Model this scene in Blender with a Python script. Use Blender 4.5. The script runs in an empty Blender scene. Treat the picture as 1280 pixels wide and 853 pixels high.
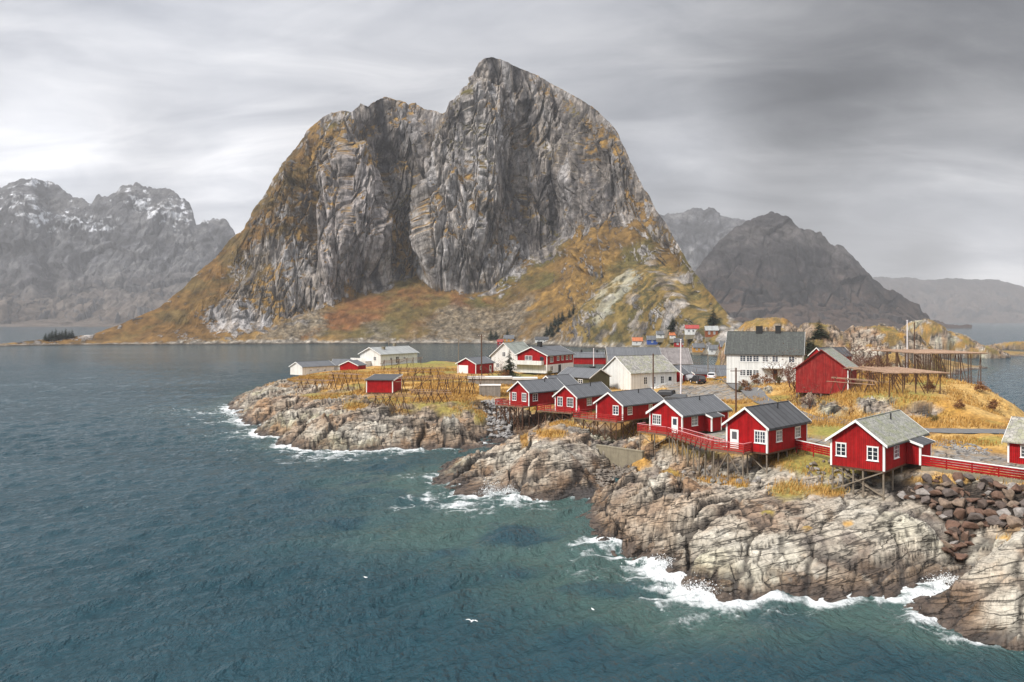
import bpy, bmesh, math, random
import numpy as np
from mathutils import Vector, Matrix
R = math.radians
random.seed(7)
rng = np.random.default_rng(11)
SC = bpy.context.scene
COL = SC.collection

# ------------------------------------------------------------------ camera, sky, sun, exposure
CAM_Z = 20.0          # the photographer stands on a bridge about 20 m above the sea
cam_data = bpy.data.cameras.new('camera')
cam = bpy.data.objects.new('camera', cam_data)
COL.objects.link(cam)
cam.location = (0, 0, CAM_Z)
cam.rotation_euler = (R(90), 0, 0)
cam_data.sensor_width = 36.0
cam_data.lens = 36.0 * 1000.0 / 1280.0
cam_data.shift_y = -26.5 / 1280.0
cam_data.clip_start = 0.5
cam_data.clip_end = 60000
SC.camera = cam
SC.view_settings.view_transform = 'Standard'
SC.view_settings.look = 'None'
SC.view_settings.gamma = 1.0
SC.view_settings.use_curve_mapping = False
SC.view_settings.exposure = 0.66
SC.cycles.max_bounces = 5
SC.cycles.diffuse_bounces = 2
SC.cycles.glossy_bounces = 2
SC.cycles.transmission_bounces = 2
SC.cycles.volume_bounces = 0
SC.cycles.use_denoising = True
SC.cycles.use_adaptive_sampling = True
SC.cycles.caustics_reflective = False
SC.cycles.caustics_refractive = False

SUN_EL, SUN_AZ = 44.0, 236.0      # azimuth measured clockwise from +Y
sd = bpy.data.lights.new('sun', 'SUN')
sd.energy = 3.0
sd.angle = R(11)
sd.color = (1.0, 0.95, 0.88)
sun = bpy.data.objects.new('sun', sd)
COL.objects.link(sun)
_a, _e = R(SUN_AZ), R(SUN_EL)
_dir = Vector((math.sin(_a) * math.cos(_e), math.cos(_a) * math.cos(_e), math.sin(_e)))
sun.rotation_euler = _dir.to_track_quat('Z', 'Y').to_euler()


def NN(nt, typ, **kw):
    n = nt.nodes.new(typ)
    for k, v in kw.items():
        if k in n.inputs:
            n.inputs[k].default_value = v
        else:
            setattr(n, k, v)
    return n


def LK(nt, a, b):
    nt.links.new(a, b)


def math_node(nt, op, a, b=None, clamp=False):
    n = nt.nodes.new('ShaderNodeMath')
    n.operation = op
    n.use_clamp = clamp
    for i, v in enumerate((a, b)):
        if v is None:
            continue
        if isinstance(v, (int, float)):
            n.inputs[i].default_value = v
        else:
            nt.links.new(v, n.inputs[i])
    return n.outputs[0]


def ramp(nt, fac, stops, interp='LINEAR'):
    n = nt.nodes.new('ShaderNodeValToRGB')
    n.color_ramp.interpolation = interp
    el = n.color_ramp.elements
    while len(el) < len(stops):
        el.new(0.5)
    for e, (p, c) in zip(el, stops):
        e.position = p
        e.color = (c, c, c, 1) if isinstance(c, (int, float)) else (*c, 1)
    nt.links.new(fac, n.inputs[0])
    return n.outputs[0]


def mix(nt, fac, a, b, mode='MIX'):
    n = nt.nodes.new('ShaderNodeMix')
    n.data_type = 'RGBA'
    n.blend_type = mode
    for i, v in ((0, fac), (6, a), (7, b)):
        sock = n.inputs[i]
        if isinstance(v, (int, float)):
            sock.default_value = v if i == 0 else (v, v, v, 1)
        elif isinstance(v, tuple):
            sock.default_value = (*v, 1)
        else:
            nt.links.new(v, sock)
    return n.outputs[2]


def build_world():
    w = bpy.data.worlds.new('World')
    SC.world = w
    w.use_nodes = True
    nt = w.node_tree
    nt.nodes.clear()
    out = nt.nodes.new('ShaderNodeOutputWorld')
    bg = nt.nodes.new('ShaderNodeBackground')
    sky = nt.nodes.new('ShaderNodeTexSky')
    sky.sky_type = 'NISHITA'
    sky.sun_disc = False
    sky.sun_elevation = R(SUN_EL)
    sky.sun_rotation = R(SUN_AZ)
    tc = nt.nodes.new('ShaderNodeTexCoord')
    sep = nt.nodes.new('ShaderNodeSeparateXYZ')
    LK(nt, tc.outputs['Generated'], sep.inputs[0])
    X, Y, Z = sep.outputs
    # cloud deck: directions projected on a high sheet, so banks flatten towards the horizon
    zz = math_node(nt, 'ADD', math_node(nt, 'MAXIMUM', Z, 0.0), 0.26)
    u = math_node(nt, 'DIVIDE', X, zz)
    v = math_node(nt, 'DIVIDE', Y, zz)
    comb = nt.nodes.new('ShaderNodeCombineXYZ')
    LK(nt, u, comb.inputs[0]); LK(nt, v, comb.inputs[1])
    n1 = NN(nt, 'ShaderNodeTexNoise', Scale=1.25, Detail=7.0, Roughness=0.55, Distortion=0.9)
    n2 = NN(nt, 'ShaderNodeTexNoise', Scale=4.0, Detail=8.0, Roughness=0.58, Distortion=0.8)
    mpw = NN(nt, 'ShaderNodeMapping'); mpw.inputs['Rotation'].default_value = (0, 0, R(-24)); mpw.inputs['Scale'].default_value = (.62, 1.25, 1); mpw.inputs['Location'].default_value = (3.7, 1.9, 0)
    LK(nt, comb.outputs[0], mpw.inputs['Vector'])
    LK(nt, mpw.outputs[0], n1.inputs['Vector']); LK(nt, mpw.outputs[0], n2.inputs['Vector'])
    base = mix(nt, 0.42, n1.outputs['Fac'], n2.outputs['Fac'])
    cl = ramp(nt, base, [(0.37, 0.42), (0.46, 0.76), (0.54, 1.10), (0.64, 1.62)])

    def blob(px, py, sharp, amp):
        d = Vector(((px - 640) / 1000, 1, (400 - py) / 1000)).normalized()
        vm = nt.nodes.new('ShaderNodeVectorMath'); vm.operation = 'DOT_PRODUCT'
        LK(nt, tc.outputs['Generated'], vm.inputs[0]); vm.inputs[1].default_value = d
        p = math_node(nt, 'POWER', math_node(nt, 'MAXIMUM', vm.outputs['Value'], 0.0), sharp)
        return math_node(nt, 'MULTIPLY', p, amp)
    acc = None
    for px, py, sharp, amp in ((40, 150, 40, 0.18), (200, 70, 60, 0.05), (860, 215, 300, 0.20), (1240, 250, 200, 0.16),
                               (1230, 90, 16, -0.30), (1090, 270, 200, 0.18), (1260, 335, 400, 0.24), (290, 262, 260, 0.20), (60, 215, 300, 0.20),
                               (1000, 170, 90, -0.10), (845, 245, 1500, -0.10), (1165, 325, 900, -0.12), (0, 0, 60, -0.10),
                               (170, 190, 260, -0.09)):
        b = blob(px, py, sharp, amp * 1.15)
        acc = b if acc is None else math_node(nt, 'ADD', acc, b)
    # overcast: the zenith is brighter than the horizon
    zen = math_node(nt, 'MULTIPLY', math_node(nt, 'POWER', math_node(nt, 'MAXIMUM', Z, 0.0), 1.6), 0.95)
    lum = math_node(nt, 'MULTIPLY', math_node(nt, 'ADD', math_node(nt, 'ADD', math_node(nt, 'MULTIPLY', cl, 0.25), math_node(nt, 'ADD', math_node(nt, 'MULTIPLY', acc, math_node(nt, 'MULTIPLY', math_node(nt, 'ADD', base, .12), 1.6)), 0.055)), zen), 1.0)
    tint = ramp(nt, base, [(0.36, (0.86, 0.90, 1.0)), (0.66, (1.0, 0.99, 1.0))])
    cc = mix(nt, 1.0, tint, lum, 'MULTIPLY')
    # a little of the clear Nishita sky shows through the deck
    sk = mix(nt, 1.0, sky.outputs[0], 0.09, 'MULTIPLY')
    fin = mix(nt, 0.95, sk, cc)
    LK(nt, fin, bg.inputs['Color'])
    bg.inputs['Strength'].default_value = 1.0
    LK(nt, bg.outputs[0], out.inputs[0])


build_world()


# ------------------------------------------------------------------ helpers
def tag(o, label=None, cat=None, group=None, kind=None):
    if label: o['label'] = label
    if cat: o['category'] = cat
    if group: o['group'] = group
    if kind: o['kind'] = kind
    return o


def thing(name, label, cat, loc=(0, 0, 0), rz=0.0, group=None):
    o = bpy.data.objects.new(name, None)
    o.empty_display_size = 0.3
    COL.objects.link(o)
    o.location = loc
    o.rotation_euler = (0, 0, rz)
    return tag(o, label, cat, group)


def link(name, me, parent=None):
    o = bpy.data.objects.new(name, me)
    COL.objects.link(o)
    if parent is not None:
        o.parent = parent
    return o


def grid_mesh(name, P, mat, attrs=None, colour=None, smooth=True, keep=None):
    """P: (rows, cols, 3) array of points -> one mesh object"""
    nr, nc = P.shape[:2]
    me = bpy.data.meshes.new(name)
    idx = np.arange(nr * nc).reshape(nr, nc)
    q = np.stack([idx[:-1, :-1], idx[:-1, 1:], idx[1:, 1:], idx[1:, :-1]], -1).reshape(-1, 4)
    if keep is not None:
        k = keep.reshape(-1)
        q = q[k[q].any(1)]
    used = np.unique(q)
    remap = np.zeros(nr * nc, np.int64); remap[used] = np.arange(len(used))
    q = remap[q]
    V = P.reshape(-1, 3)[used]
    me.vertices.add(len(V)); me.vertices.foreach_set('co', V.astype(np.float32).ravel())
    me.loops.add(q.size); me.loops.foreach_set('vertex_index', q.astype(np.int32).ravel())
    me.polygons.add(len(q))
    me.polygons.foreach_set('loop_start', np.arange(0, q.size, 4, dtype=np.int32))
    me.polygons.foreach_set('loop_total', np.full(len(q), 4, np.int32))
    me.polygons.foreach_set('use_smooth', np.full(len(q), smooth))
    me.update(calc_edges=True)
    for k, v in (attrs or {}).items():
        a = me.attributes.new(k, 'FLOAT', 'POINT')
        a.data.foreach_set('value', v.reshape(-1)[used].astype(np.float32))
    if colour is not None:
        a = me.attributes.new('Col', 'FLOAT_COLOR', 'POINT')
        c = np.ones((len(used), 4), np.float32); c[:, :3] = colour.reshape(-1, 3)[used]
        a.data.foreach_set('color', c.ravel())
    me.materials.append(mat)
    me.validate()
    return link(name, me)


# numpy noise
def _hash(ix, iy, iz, s):
    h = (ix.astype(np.uint32) * np.uint32(374761393) + iy.astype(np.uint32) * np.uint32(668265263)
         + iz.astype(np.uint32) * np.uint32(2246822519) + np.uint32(s * 3266489917 & 0xffffffff))
    h = (h ^ (h >> np.uint32(13))) * np.uint32(1274126177)
    h = h ^ (h >> np.uint32(16))
    return (h & np.uint32(0xffffff)).astype(np.float32) / np.float32(0xffffff)


def vnoise(x, y, z=None, s=0):
    """value noise in 0..1"""
    if z is None:
        z = np.zeros_like(x)
    x0 = np.floor(x); y0 = np.floor(y); z0 = np.floor(z)
    fx = (x - x0).astype(np.float32); fy = (y - y0).astype(np.float32); fz = (z - z0).astype(np.float32)
    fx = fx * fx * fx * (fx * (fx * 6 - 15) + 10); fy = fy * fy * fy * (fy * (fy * 6 - 15) + 10); fz = fz * fz * fz * (fz * (fz * 6 - 15) + 10)
    ix = x0.astype(np.int64); iy = y0.astype(np.int64); iz = z0.astype(np.int64)
    r = 0
    for dx in (0, 1):
        wx = fx if dx else 1 - fx
        for dy in (0, 1):
            wy = fy if dy else 1 - fy
            for dz in (0, 1):
                wz = fz if dz else 1 - fz
                r = r + wx * wy * wz * _hash(ix + dx, iy + dy, iz + dz, s)
    return r


def fbm(x, y, z=None, o=5, s=0, rough=0.5):
    a, t, r, f = 1.0, 0.0, 0.0, 1.0
    for i in range(o):
        r = r + a * vnoise(x * f + 13.7 * i, y * f - 7.3 * i, None if z is None else z * f + 3.1 * i, s + i)
        t += a; a *= rough; f *= 2.03
    return r / t


def ridged(x, y, z=None, o=5, s=0, rough=0.5):
    a, t, r, f = 1.0, 0.0, 0.0, 1.0
    for i in range(o):
        n = vnoise(x * f + 13.7 * i, y * f - 7.3 * i, None if z is None else z * f + 3.1 * i, s + i)
        r = r + a * (1 - np.abs(2 * n - 1)) ** 1.5
        t += a; a *= rough; f *= 2.03
    return r / t


def facets(x, y, z, s=0):
    """angular broken-rock relief: every cell is a tilted plane with its own offset; also distance to the cell edge"""
    x0 = np.floor(x); y0 = np.floor(y); z0 = np.floor(z)
    f1 = np.full(x.shape, 9.0, np.float32); f2 = np.full(x.shape, 9.0, np.float32); val = np.zeros(x.shape, np.float32)
    ix = x0.astype(np.int64); iy = y0.astype(np.int64); iz = z0.astype(np.int64)
    fx = (x - x0).astype(np.float32); fy = (y - y0).astype(np.float32); fz = (z - z0).astype(np.float32)
    for dx in (-1, 0, 1):
        for dy in (-1, 0, 1):
            for dz in (-1, 0, 1):
                h = _hash(ix + dx, iy + dy, iz + dz, s)
                a = np.modf(h * 57.31)[0]; b = np.modf(h * 911.7)[0]; c = np.modf(h * 3571.3)[0]
                rx = fx - dx - a; ry = fy - dy - b; rz = fz - dz - c
                d = rx * rx + ry * ry + rz * rz
                v = (h - .5) + 1.0 * (rx * (a - .5) * 1.6 + ry * (c - .5) * 1.0 + rz * (b - .5) * .8)
                near = d < f1
                f2 = np.where(near, f1, np.minimum(f2, d)); val = np.where(near, v, val); f1 = np.where(near, d, f1)
    return val, np.sqrt(f2) - np.sqrt(f1)


def sstep(a, b, x):
    t = np.clip((x - a) / (b - a), 0, 1)
    return t * t * (3 - 2 * t)


def lerp(a, b, t):
    return a + (b - a) * t


def clerp(c, col, m):
    return c + (np.array(col, np.float32) - c) * m[..., None]


def at(px, py, z):
    """point of the place seen at a photo pixel, given its height"""
    Y = (CAM_Z - z) * 1000.0 / (py - 400.0)
    return ((px - 640.0) / 1000.0 * Y, Y)


def atY(px, Y):
    return ((px - 640.0) / 1000.0 * Y, Y)


def inside(poly, x, y):
    c = np.zeros(x.shape, bool)
    n = len(poly)
    for i in range(n):
        x1, y1 = poly[i]; x2, y2 = poly[(i + 1) % n]
        if y1 == y2:
            continue
        cond = ((y1 > y) != (y2 > y)) & (x < (x2 - x1) * (y - y1) / (y2 - y1) + x1)
        c ^= cond
    return c


def polydist(poly, x, y, closed=True):
    d = np.full(x.shape, 1e9)
    n = len(poly)
    for i in range(n if closed else n - 1):
        x1, y1 = poly[i]; x2, y2 = poly[(i + 1) % n]
        dx, dy = x2 - x1, y2 - y1
        L = dx * dx + dy * dy + 1e-9
        t = np.clip(((x - x1) * dx + (y - y1) * dy) / L, 0, 1)
        d = np.minimum(d, np.hypot(x - x1 - t * dx, y - y1 - t * dy))
    return d


def softpoly(poly, x, y, w):
    """1 inside, 0 outside, soft edge of width w"""
    d = polydist(poly, x, y)
    sd_ = np.where(inside(poly, x, y), d, -d)
    return sstep(-w, w, sd_)


# ------------------------------------------------------------------ terrain (the rocky headlands)
def P_(px, py, z): x, y = at(px, py, z); return (x, y, z)


SHORE = [(-66, 272), (-75, 252), (-73, 226)] + [at(*p, 0) for p in (
    (293, 500), (300, 513), (325, 531), (345, 545), (380, 556), (430, 561), (480, 557), (530, 557), (560, 552), (590, 549), (618, 547),
    (618, 553), (585, 558), (566, 577), (555, 592), (575, 612), (600, 616), (625, 613), (650, 618), (700, 613), (738, 609), (752, 598), (764, 594),
    (756, 612), (742, 634), (750, 660), (790, 691), (832, 701), (848, 722), (920, 747), (980, 742), (1050, 743), (1125, 738), (1172, 722),
    (1196, 706), (1203, 716), (1188, 740), (1178, 772), (1203, 786), (1280, 806), (1380, 830), (1500, 850))]
EAST = [(75, 60), (76, 90), (80, 118), (92, 148), (108, 184), (128, 228), (168, 300), (196, 330), (226, 420), (300, 440), (330, 470), (300, 500), (262, 520), (240, 560)]
NORTH = [(190, 560), (150, 430), (110, 350), (86, 330), (60, 318), (30, 310), (0, 305), (-30, 296)]
COAST = SHORE + [(52, 33)] + EAST + NORTH

CTRL = [P_(*p) for p in (
    # headland with the drying racks
    (330, 486, 3.6), (345, 479, 4.2), (400, 476, 4.8), (440, 490, 4.9), (480, 500, 4.6), (500, 503, 4.7), (540, 505, 4.7), (580, 505, 4.7), (604, 503, 4.4),
    (400, 520, 3.9), (450, 532, 3.2), (520, 532, 3.0), (560, 527, 3.4), (360, 515, 3.6), (380, 540, 2.0), (430, 545, 1.9), (480, 543, 1.8), (530, 543, 1.7), (330, 505, 2.9), (312, 499, 1.9), (598, 525, 2.6), (340, 528, 1.8),
    (600, 536, 1.2), (575, 540, 1.6), (618, 523, 1.7), (612, 540, 0.5), (632, 547, 0.4), (632, 520, 1.7), (618, 500, 4.0),
    (620, 475, 5), (570, 470, 5.2), (520, 462, 5.3), (480, 468, 5), (476, 460, 5), (440, 470, 4.8), (540, 452, 5.6), (500, 455, 5.2), (600, 455, 5),
    # middle headland
    (690, 545, 4.4), (650, 572, 3.2), (690, 560, 4.0), (665, 545, 4.0), (705, 528, 4.4), (720, 545, 4.1), (640, 582, 2.4), (735, 556, 3.2), (746, 575, 1.6), (735, 592, 1.5), (655, 600, 1.3), (700, 596, 1.6), (700, 580, 2.9),
    (602, 577, 1.5), (588, 572, 0.9), (622, 566, 2.0), (640, 556, 1.1), (604, 596, 0.5), (580, 600, 0.35), (650, 550, 1.0), (618, 590, 0.7), (640, 600, 1.1),
    (690, 520, 3.4), (660, 535, 1.2),
    # gully with the wall
    (770, 584, 0.6), (755, 588, 0.4), 
    # near headland
    (790, 592, 3.4), (830, 590, 3.7), (850, 640, 3.3), (800, 620, 2.9), (772, 606, 2.2), (900, 625, 3.4), (950, 625, 3.7), (950, 690, 1.9), (900, 690, 1.9), (860, 690, 1.3), (1000, 690, 1.9), (1050, 625, 3.5), (1050, 690, 1.9),
    (1120, 693, 1.6), (1120, 655, 3.2), (1170, 665, 2.6), (1000, 640, 3.4), (1000, 612, 3.9), (850, 600, 3.2), (1030, 614, 3.7), (1080, 627, 3.5), (1110, 624, 3.5), (780, 660, 1.0), (820, 670, 1.3), (760, 640, 0.8),
    (1150, 640, 3.0), (1200, 650, 2.4), (1185, 690, 0.9), (1204, 690, 0.8), (1180, 620, 4.0), (1250, 630, 4.0), (1170, 592, 5.5), (1280, 610, 5.3), (1280, 640, 4.0), (1230, 600, 5.4),
    (1240, 692, 3.4), (1275, 660, 4.6), (1250, 740, 2.2), (1275, 760, 1.9), (1215, 755, 1.0), (1225, 720, 2.6), (1380, 660, 5.5), (1380, 740, 3.2), (1340, 620, 5.4),
    # the flat with roads and gardens
    (880, 545, 5.2), (900, 500, 5.0), (930, 490, 5.2), (880, 489, 4.9), (850, 500, 4.9), (960, 505, 5.5), (1000, 530, 5.5), (1030, 545, 5.3), (1080, 535, 5.5), (1160, 541, 5.5), (1260, 541, 5.5),
    (1180, 572, 5.2), (1250, 575, 5.0), (1120, 560, 5.3), (950, 560, 5.4), (940, 540, 5.4), (1330, 560, 5.2), (1360, 535, 5.4), (830, 520, 4.7), (720, 500, 4.5), (760, 500, 4.6), (680, 495, 4.4), (650, 485, 4.5),
    # right-hand hill
    (1080, 520, 6.0), (1030, 518, 5.8), (1150, 522, 6.1), (1180, 530, 5.9), (1080, 498, 7.6), (1130, 500, 7.8), (1180, 500, 8.3), (1150, 482, 9.2), (1200, 478, 9.0), (1235, 490, 7.6), (1265, 505, 6.4), (1262, 530, 5.8), (1100, 480, 8.8), (1070, 487, 8.0),
    (960, 482, 6.9), (990, 478, 7.0), (1000, 500, 5.9), (940, 485, 6.1), (1020, 500, 5.9), (980, 505, 5.8),
)] + [(*atY(px, Y), z) for px, Y, z in (   # under the cabins and the walkway
    (752, 117, 1.7), (770, 114, 1.7), (790, 111, 1.9), (738, 119, 2.3), (729, 121, 2.9), (775, 121, 1.8), (800, 116, 2.6), (760, 127, 2.4), (800, 124, 3.4), (745, 130, 3.4),
    (840, 98, 2.9), (870, 92.5, 2.6), (900, 87, 2.7), (930, 83, 3.2), (960, 81, 3.8), (868, 98, 4.9), (900, 93, 5.0), (985, 84, 4.9), (838, 104, 4.2), (815, 104, 3.2),
    (1105, 73, 3.5), (1070, 75, 3.4), (1038, 77.5, 3.5), (1092, 79, 4.5), (1060, 82, 4.9), (1020, 82, 4.7), (1130, 76, 4.8),
    (640, 138, .2), (655, 136, .5), (625, 140, .3), (650, 142, .8), (668, 140, 1.0), (672, 136, .9), (683, 134, 1.9), (692, 142, 2.8), (640, 147, 1.6), (628, 150, 2.0))] + [  # world points of the land behind
    (46, 176, 6.5), (60, 172, 6.7), (60, 190, 6.8), (30, 185, 4.8), (10, 200, 4.9), (-10, 222, 5), (-12, 240, 4.9), (5, 240, 4.7), (20, 230, 4.6), (40, 215, 3.6), (55, 222, 3.2), (40, 260, 2.8), (60, 270, 2.6), (20, 280, 3.0), (85, 290, 3.0),
    (80, 200, 6.0), (95, 200, 6.5), (90, 240, 7), (110, 260, 5), (120, 300, 4), (75, 240, 5), (150, 330, 4.5), (170, 400, 4.5), (200, 430, 4.2), (215, 470, 3.6), (180, 470, 3), (-45, 260, 5.0), (-62, 250, 3.2), (-63, 230, 3.2), (-64, 214, 2.6), (-30, 275, 5.0), (0, 280, 4.0),
    (112, 210, 5.6), (100, 175, 5.4), (90, 165, 7.5), (250, 436, 1.2), (280, 455, 1.5), (300, 470, 1.2), (150, 300, 3.4), (180, 350, 4.0), (72, 100, 5.0), (74, 120, 4.6)]


def _offsets(poly):
    out = []
    for i in range(len(poly) - 1):
        (x1, y1), (x2, y2) = poly[i], poly[i + 1]
        L = math.hypot(x2 - x1, y2 - y1)
        nx, ny = (y2 - y1) / L, -(x2 - x1) / L
        n = max(1, int(L / 14))
        for k in range(n):
            t = (k + .5) / n
            mx, my = x1 + (x2 - x1) * t, y1 + (y2 - y1) * t
            for dd, z in ((5, -1.9), (16, -6.0)):
                out.append((mx + nx * dd, my + ny * dd, z))
    return out


_land = np.array([c[:2] for c in CTRL])
_sh = np.array(COAST)
_ctrl = list(CTRL) + [(x, y, 0.0) for x, y in COAST]
for ox, oy, oz in _offsets(COAST + [COAST[0]]):
    lim = 4.0 if oz > -3 else 12.0
    if np.hypot(_land[:, 0] - ox, _land[:, 1] - oy).min() < lim * 1.3:
        continue
    if polydist(COAST, np.array([ox]), np.array([oy]))[0] < lim or inside(COAST, np.array([ox]), np.array([oy]))[0]:
        continue
    _ctrl.append((ox, oy, oz))
_ctrl += [(-100, 160, -9), (-70, 110, -9), (-40, 70, -9), (0, 55, -9), (0, 80, -9), (-30, 100, -9), (-120, 260, -9), (-60, 330, -9), (60, 400, -9), (-20, 40, -9), (40, 38, -9), (140, 160, -9), (200, 260, -9), (320, 380, -9), (0, 420, -9), (-130, 400, -9), (100, 480, -9), (300, 600, -9), (180, 640, -9)]
_ctrl = np.array(_ctrl, np.float64)
# merge near-duplicates
_kp = []
for i in range(len(_ctrl)):
    if all(np.hypot(*(_ctrl[i, :2] - _ctrl[j, :2])) > 0.8 for j in _kp):
        _kp.append(i)
_ctrl = _ctrl[_kp]
_C2 = 2.0
_D = np.sqrt(((_ctrl[:, None, :2] - _ctrl[None, :, :2]) ** 2).sum(-1) + _C2)
_Wt = np.linalg.solve(_D + 0.05 * np.eye(len(_ctrl)) * -1, _ctrl[:, 2])


def rbf(x, y):
    sh = x.shape
    x = x.ravel(); y = y.ravel()
    out = np.zeros(len(x))
    for i in range(0, len(x), 20000):
        d = np.sqrt((x[i:i + 20000, None] - _ctrl[None, :, 0]) ** 2 + (y[i:i + 20000, None] - _ctrl[None, :, 1]) ** 2 + _C2)
        out[i:i + 20000] = d @ _Wt
    return out.reshape(sh)


DOMES = [  # x, y, rx, ry, height, power  (the bare rock knolls behind the village)
    (84, 262, 17, 24, 20.8, 0.55), (96, 252, 14, 18, 19.2, 0.5), (74, 256, 9, 16, 14.0, 0.6), (114, 250, 20, 18, 18.2, 0.45), (127, 262, 12, 14, 15, 0.5), (104, 232, 14, 10, 12.5, 0.5),
    (224, 436, 15, 22, 20.3, 0.5), (234, 432, 22, 18, 13.5, 0.7), (246, 425, 18, 12, 7, 0.7), (262, 560, 40, 10, 5.5, 0.6), (300, 560, 20, 8, 4, 0.6), (345, 545, 26, 9, 5.0, 0.6),
]
GRASSLINE = np.array([(200, 470), (285, 472), (335, 480), (400, 483), (440, 489), (470, 503), (520, 511), (585, 511), (608, 500), (622, 498), (640, 500), (660, 508), (672, 512), (700, 518), (716, 520), (745, 530), (772, 540), (800, 548), (850, 566), (900, 572),
                      (960, 580), (1000, 592), (1040, 602), (1080, 600), (1105, 598), (1125, 593), (1160, 590), (1280, 606), (1500, 620)], float)
GPATCH = [(985, 612, 24, 12), (1035, 612, 26, 8), (690, 542, 20, 5), (705, 530, 22, 5), (732, 537, 12, 4), (792, 575, 22, 9), (770, 566, 14, 5), (880, 596, 10, 4), (925, 606, 12, 5), (655, 550, 5, 9), (445, 508, 18, 5), (560, 512, 18, 5), (585, 500, 20, 6), (400, 495, 25, 6), (1190, 598, 60, 5), (600, 520, 8, 8), (840, 592, 12, 5), (905, 600, 25, 6), (960, 640, 10, 4), (1010, 660, 10, 3), (1060, 655, 8, 3),
          (1255, 672, 8, 3), (610, 555, 3, 3)]


def terr(x, y, detail=True):
    """height of the ground; also rock mask (1 = bare rock)"""
    x = np.asarray(x, float); y = np.asarray(y, float)
    z = rbf(x, y)
    inl = y > 330
    yy = np.maximum(y, 20)
    px = 640 + 1000 * x / yy
    py = 400 + 1000 * (CAM_Z - z) / yy
    gl = np.interp(px, GRASSLINE[:, 0], GRASSLINE[:, 1])
    nb = fbm(x / 5.0, y / 5.0, o=4, s=40) - .5
    rock = sstep(-7, 7, py - gl + nb * 34)
    for cx, cy, rx, ry in GPATCH:
        d = np.sqrt(((px - cx) / rx) ** 2 + ((py - cy) / ry) ** 2)
        rock = rock * (1 - 0.95 * sstep(1.25, 0.65, d + nb * 0.9))
    # bare outcrops in the grass
    out = sstep(0.60, 0.68, fbm(x / 9.0, y / 9.0, o=4, s=77)) * sstep(5.7, 6.6, z)
    ol = np.zeros_like(z)
    for cx, cy, rx, ry in ((1040, 512, 24, 10), (1095, 508, 30, 11), (1150, 511, 26, 10), (1010, 505, 14, 8), (945, 478, 14, 6), (925, 484, 8, 5), (955, 488, 9, 4)):
        d = np.sqrt(((px - cx) / rx) ** 2 + ((py - cy) / ry) ** 2)
        ol = np.maximum(ol, sstep(1.25, 0.75, d + nb * .8))
    rock = np.maximum(rock, ol)
    rock = np.maximum(rock, sstep(0.9, 0.2, z))
    far = (y > 205) & (x > 50)
    dome = np.full_like(z, -20.0)
    for cx, cy, rx, ry, h, p in DOMES:
        r2 = ((x - cx) / rx) ** 2 + ((y - cy) / ry) ** 2
        dome = np.maximum(dome, np.where(r2 < 1, h * np.clip(1 - r2, 0, 1) ** p, -20))
    dz = dome > z
    z = np.maximum(z, dome)
    drock = sstep(0.50, 0.58, fbm(x / 6, y / 6, z / 5, o=4, s=91) + 0.05 * (py > 412))
    rock = np.where(dz, np.maximum(drock, sstep(3, 1.5, z)), rock)
    if detail:
        wx = x + 4.0 * (fbm(x / 11, y / 11, o=3, s=3) - .5) + .9 * (fbm(x / 2.2, y / 2.2, o=2, s=8) - .5)
        wy = y + 4.0 * (fbm(x / 11 + 50, y / 11, o=3, s=5) - .5)
        # foliated slabs: beds dip into the slope and show as ledges that climb to the right; ribs run inland
        v = wx * .80 - wy * .60
        u = wx * .60 + wy * .80
        slab = sstep(840, 930, px) * sstep(110, 95, y)
        smo = np.maximum(slab, sstep(590, 620, px) * sstep(752, 738, px) * sstep(112, 104, y) * .8)
        amp = 0.30 + 1.1 * fbm(x / 16, y / 16, o=2, s=21)
        s1 = ridged(u / 17, v / 5.5, o=3, s=12) - .5
        b1 = (-.26 * wx + .30 * wy + 1.0 * z) / .95 + 1.1 * fbm(x / 9, y / 9, o=3, s=31)
        fr = b1 - np.floor(b1)
        led = .5 - np.where(fr < .82, fr / .82, (1 - fr) / .18)
        b2 = b1 * 3.1 + .8 * fbm(x / 3, y / 3, o=2, s=33)
        fr2 = b2 - np.floor(b2)
        led2 = .5 - np.where(fr2 < .75, fr2 / .75, (1 - fr2) / .25)
        f = v / 2.4 + 1.6 * fbm(u / 8, v / 8, o=2, s=31)
        frv = f - np.floor(f)
        saw = np.where(frv < .84, frv / .84, (1 - frv) / .16) - .5
        g = u / 5.5 + 2.0 * fbm(v / 4, u / 9, o=2, s=35)
        fa, fe = facets(u / 3.4, v / 1.5, z / 1.6, 61)
        fb, fe2 = facets(u / 1.1, v / .6, z / .7, 62)
        f0, fe0 = facets(u / 9.5 + .3 * s1, v / 4.2, z / 6, 60)
        crack = sstep(.09, 0, fe0) * 1.15 * (1 - .6 * slab) + sstep(.10, .0, fe) * .42 * sstep(.35, .6, fbm(u / 7, v / 5, o=2, s=37)) + sstep(.05, 0, np.minimum(fr, 1 - fr)) * (.18 + .30 * smo * sstep(.45, .6, fbm(u / 10, v / 6, o=2, s=39)))
        d = (.85 - .5 * slab) * s1 * amp + (.42 - .25 * slab) * saw * amp + .42 * led * (1 - .45 * smo) + .13 * led2 * (1 - .3 * smo) + 1.05 * f0 * (1 - .92 * smo) + .62 * fa * (.6 + .6 * amp) * (1 - .78 * smo) + .20 * fb * (1 - .75 * smo) - crack * .7 + .16 * (fbm(x / .9, y / .9, o=3, s=41) - .5)
        fade = np.clip(1.0 - (y - 300) / 600, .4, 1)
        sea = lerp(.55, 1.0, sstep(-.5, 1.5, z))
        z = z + rock * d * fade * sea + (1 - rock) * (np.where(dz, 2.2, .45) * (fbm(x / 4, y / 4, o=4, s=51) - .5) + .12 * (fbm(x / .8, y / .8, o=2, s=52) - .5))
        return z, rock, (smo, np.floor(b1), np.floor(g), crack)
    return z, rock, None


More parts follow.
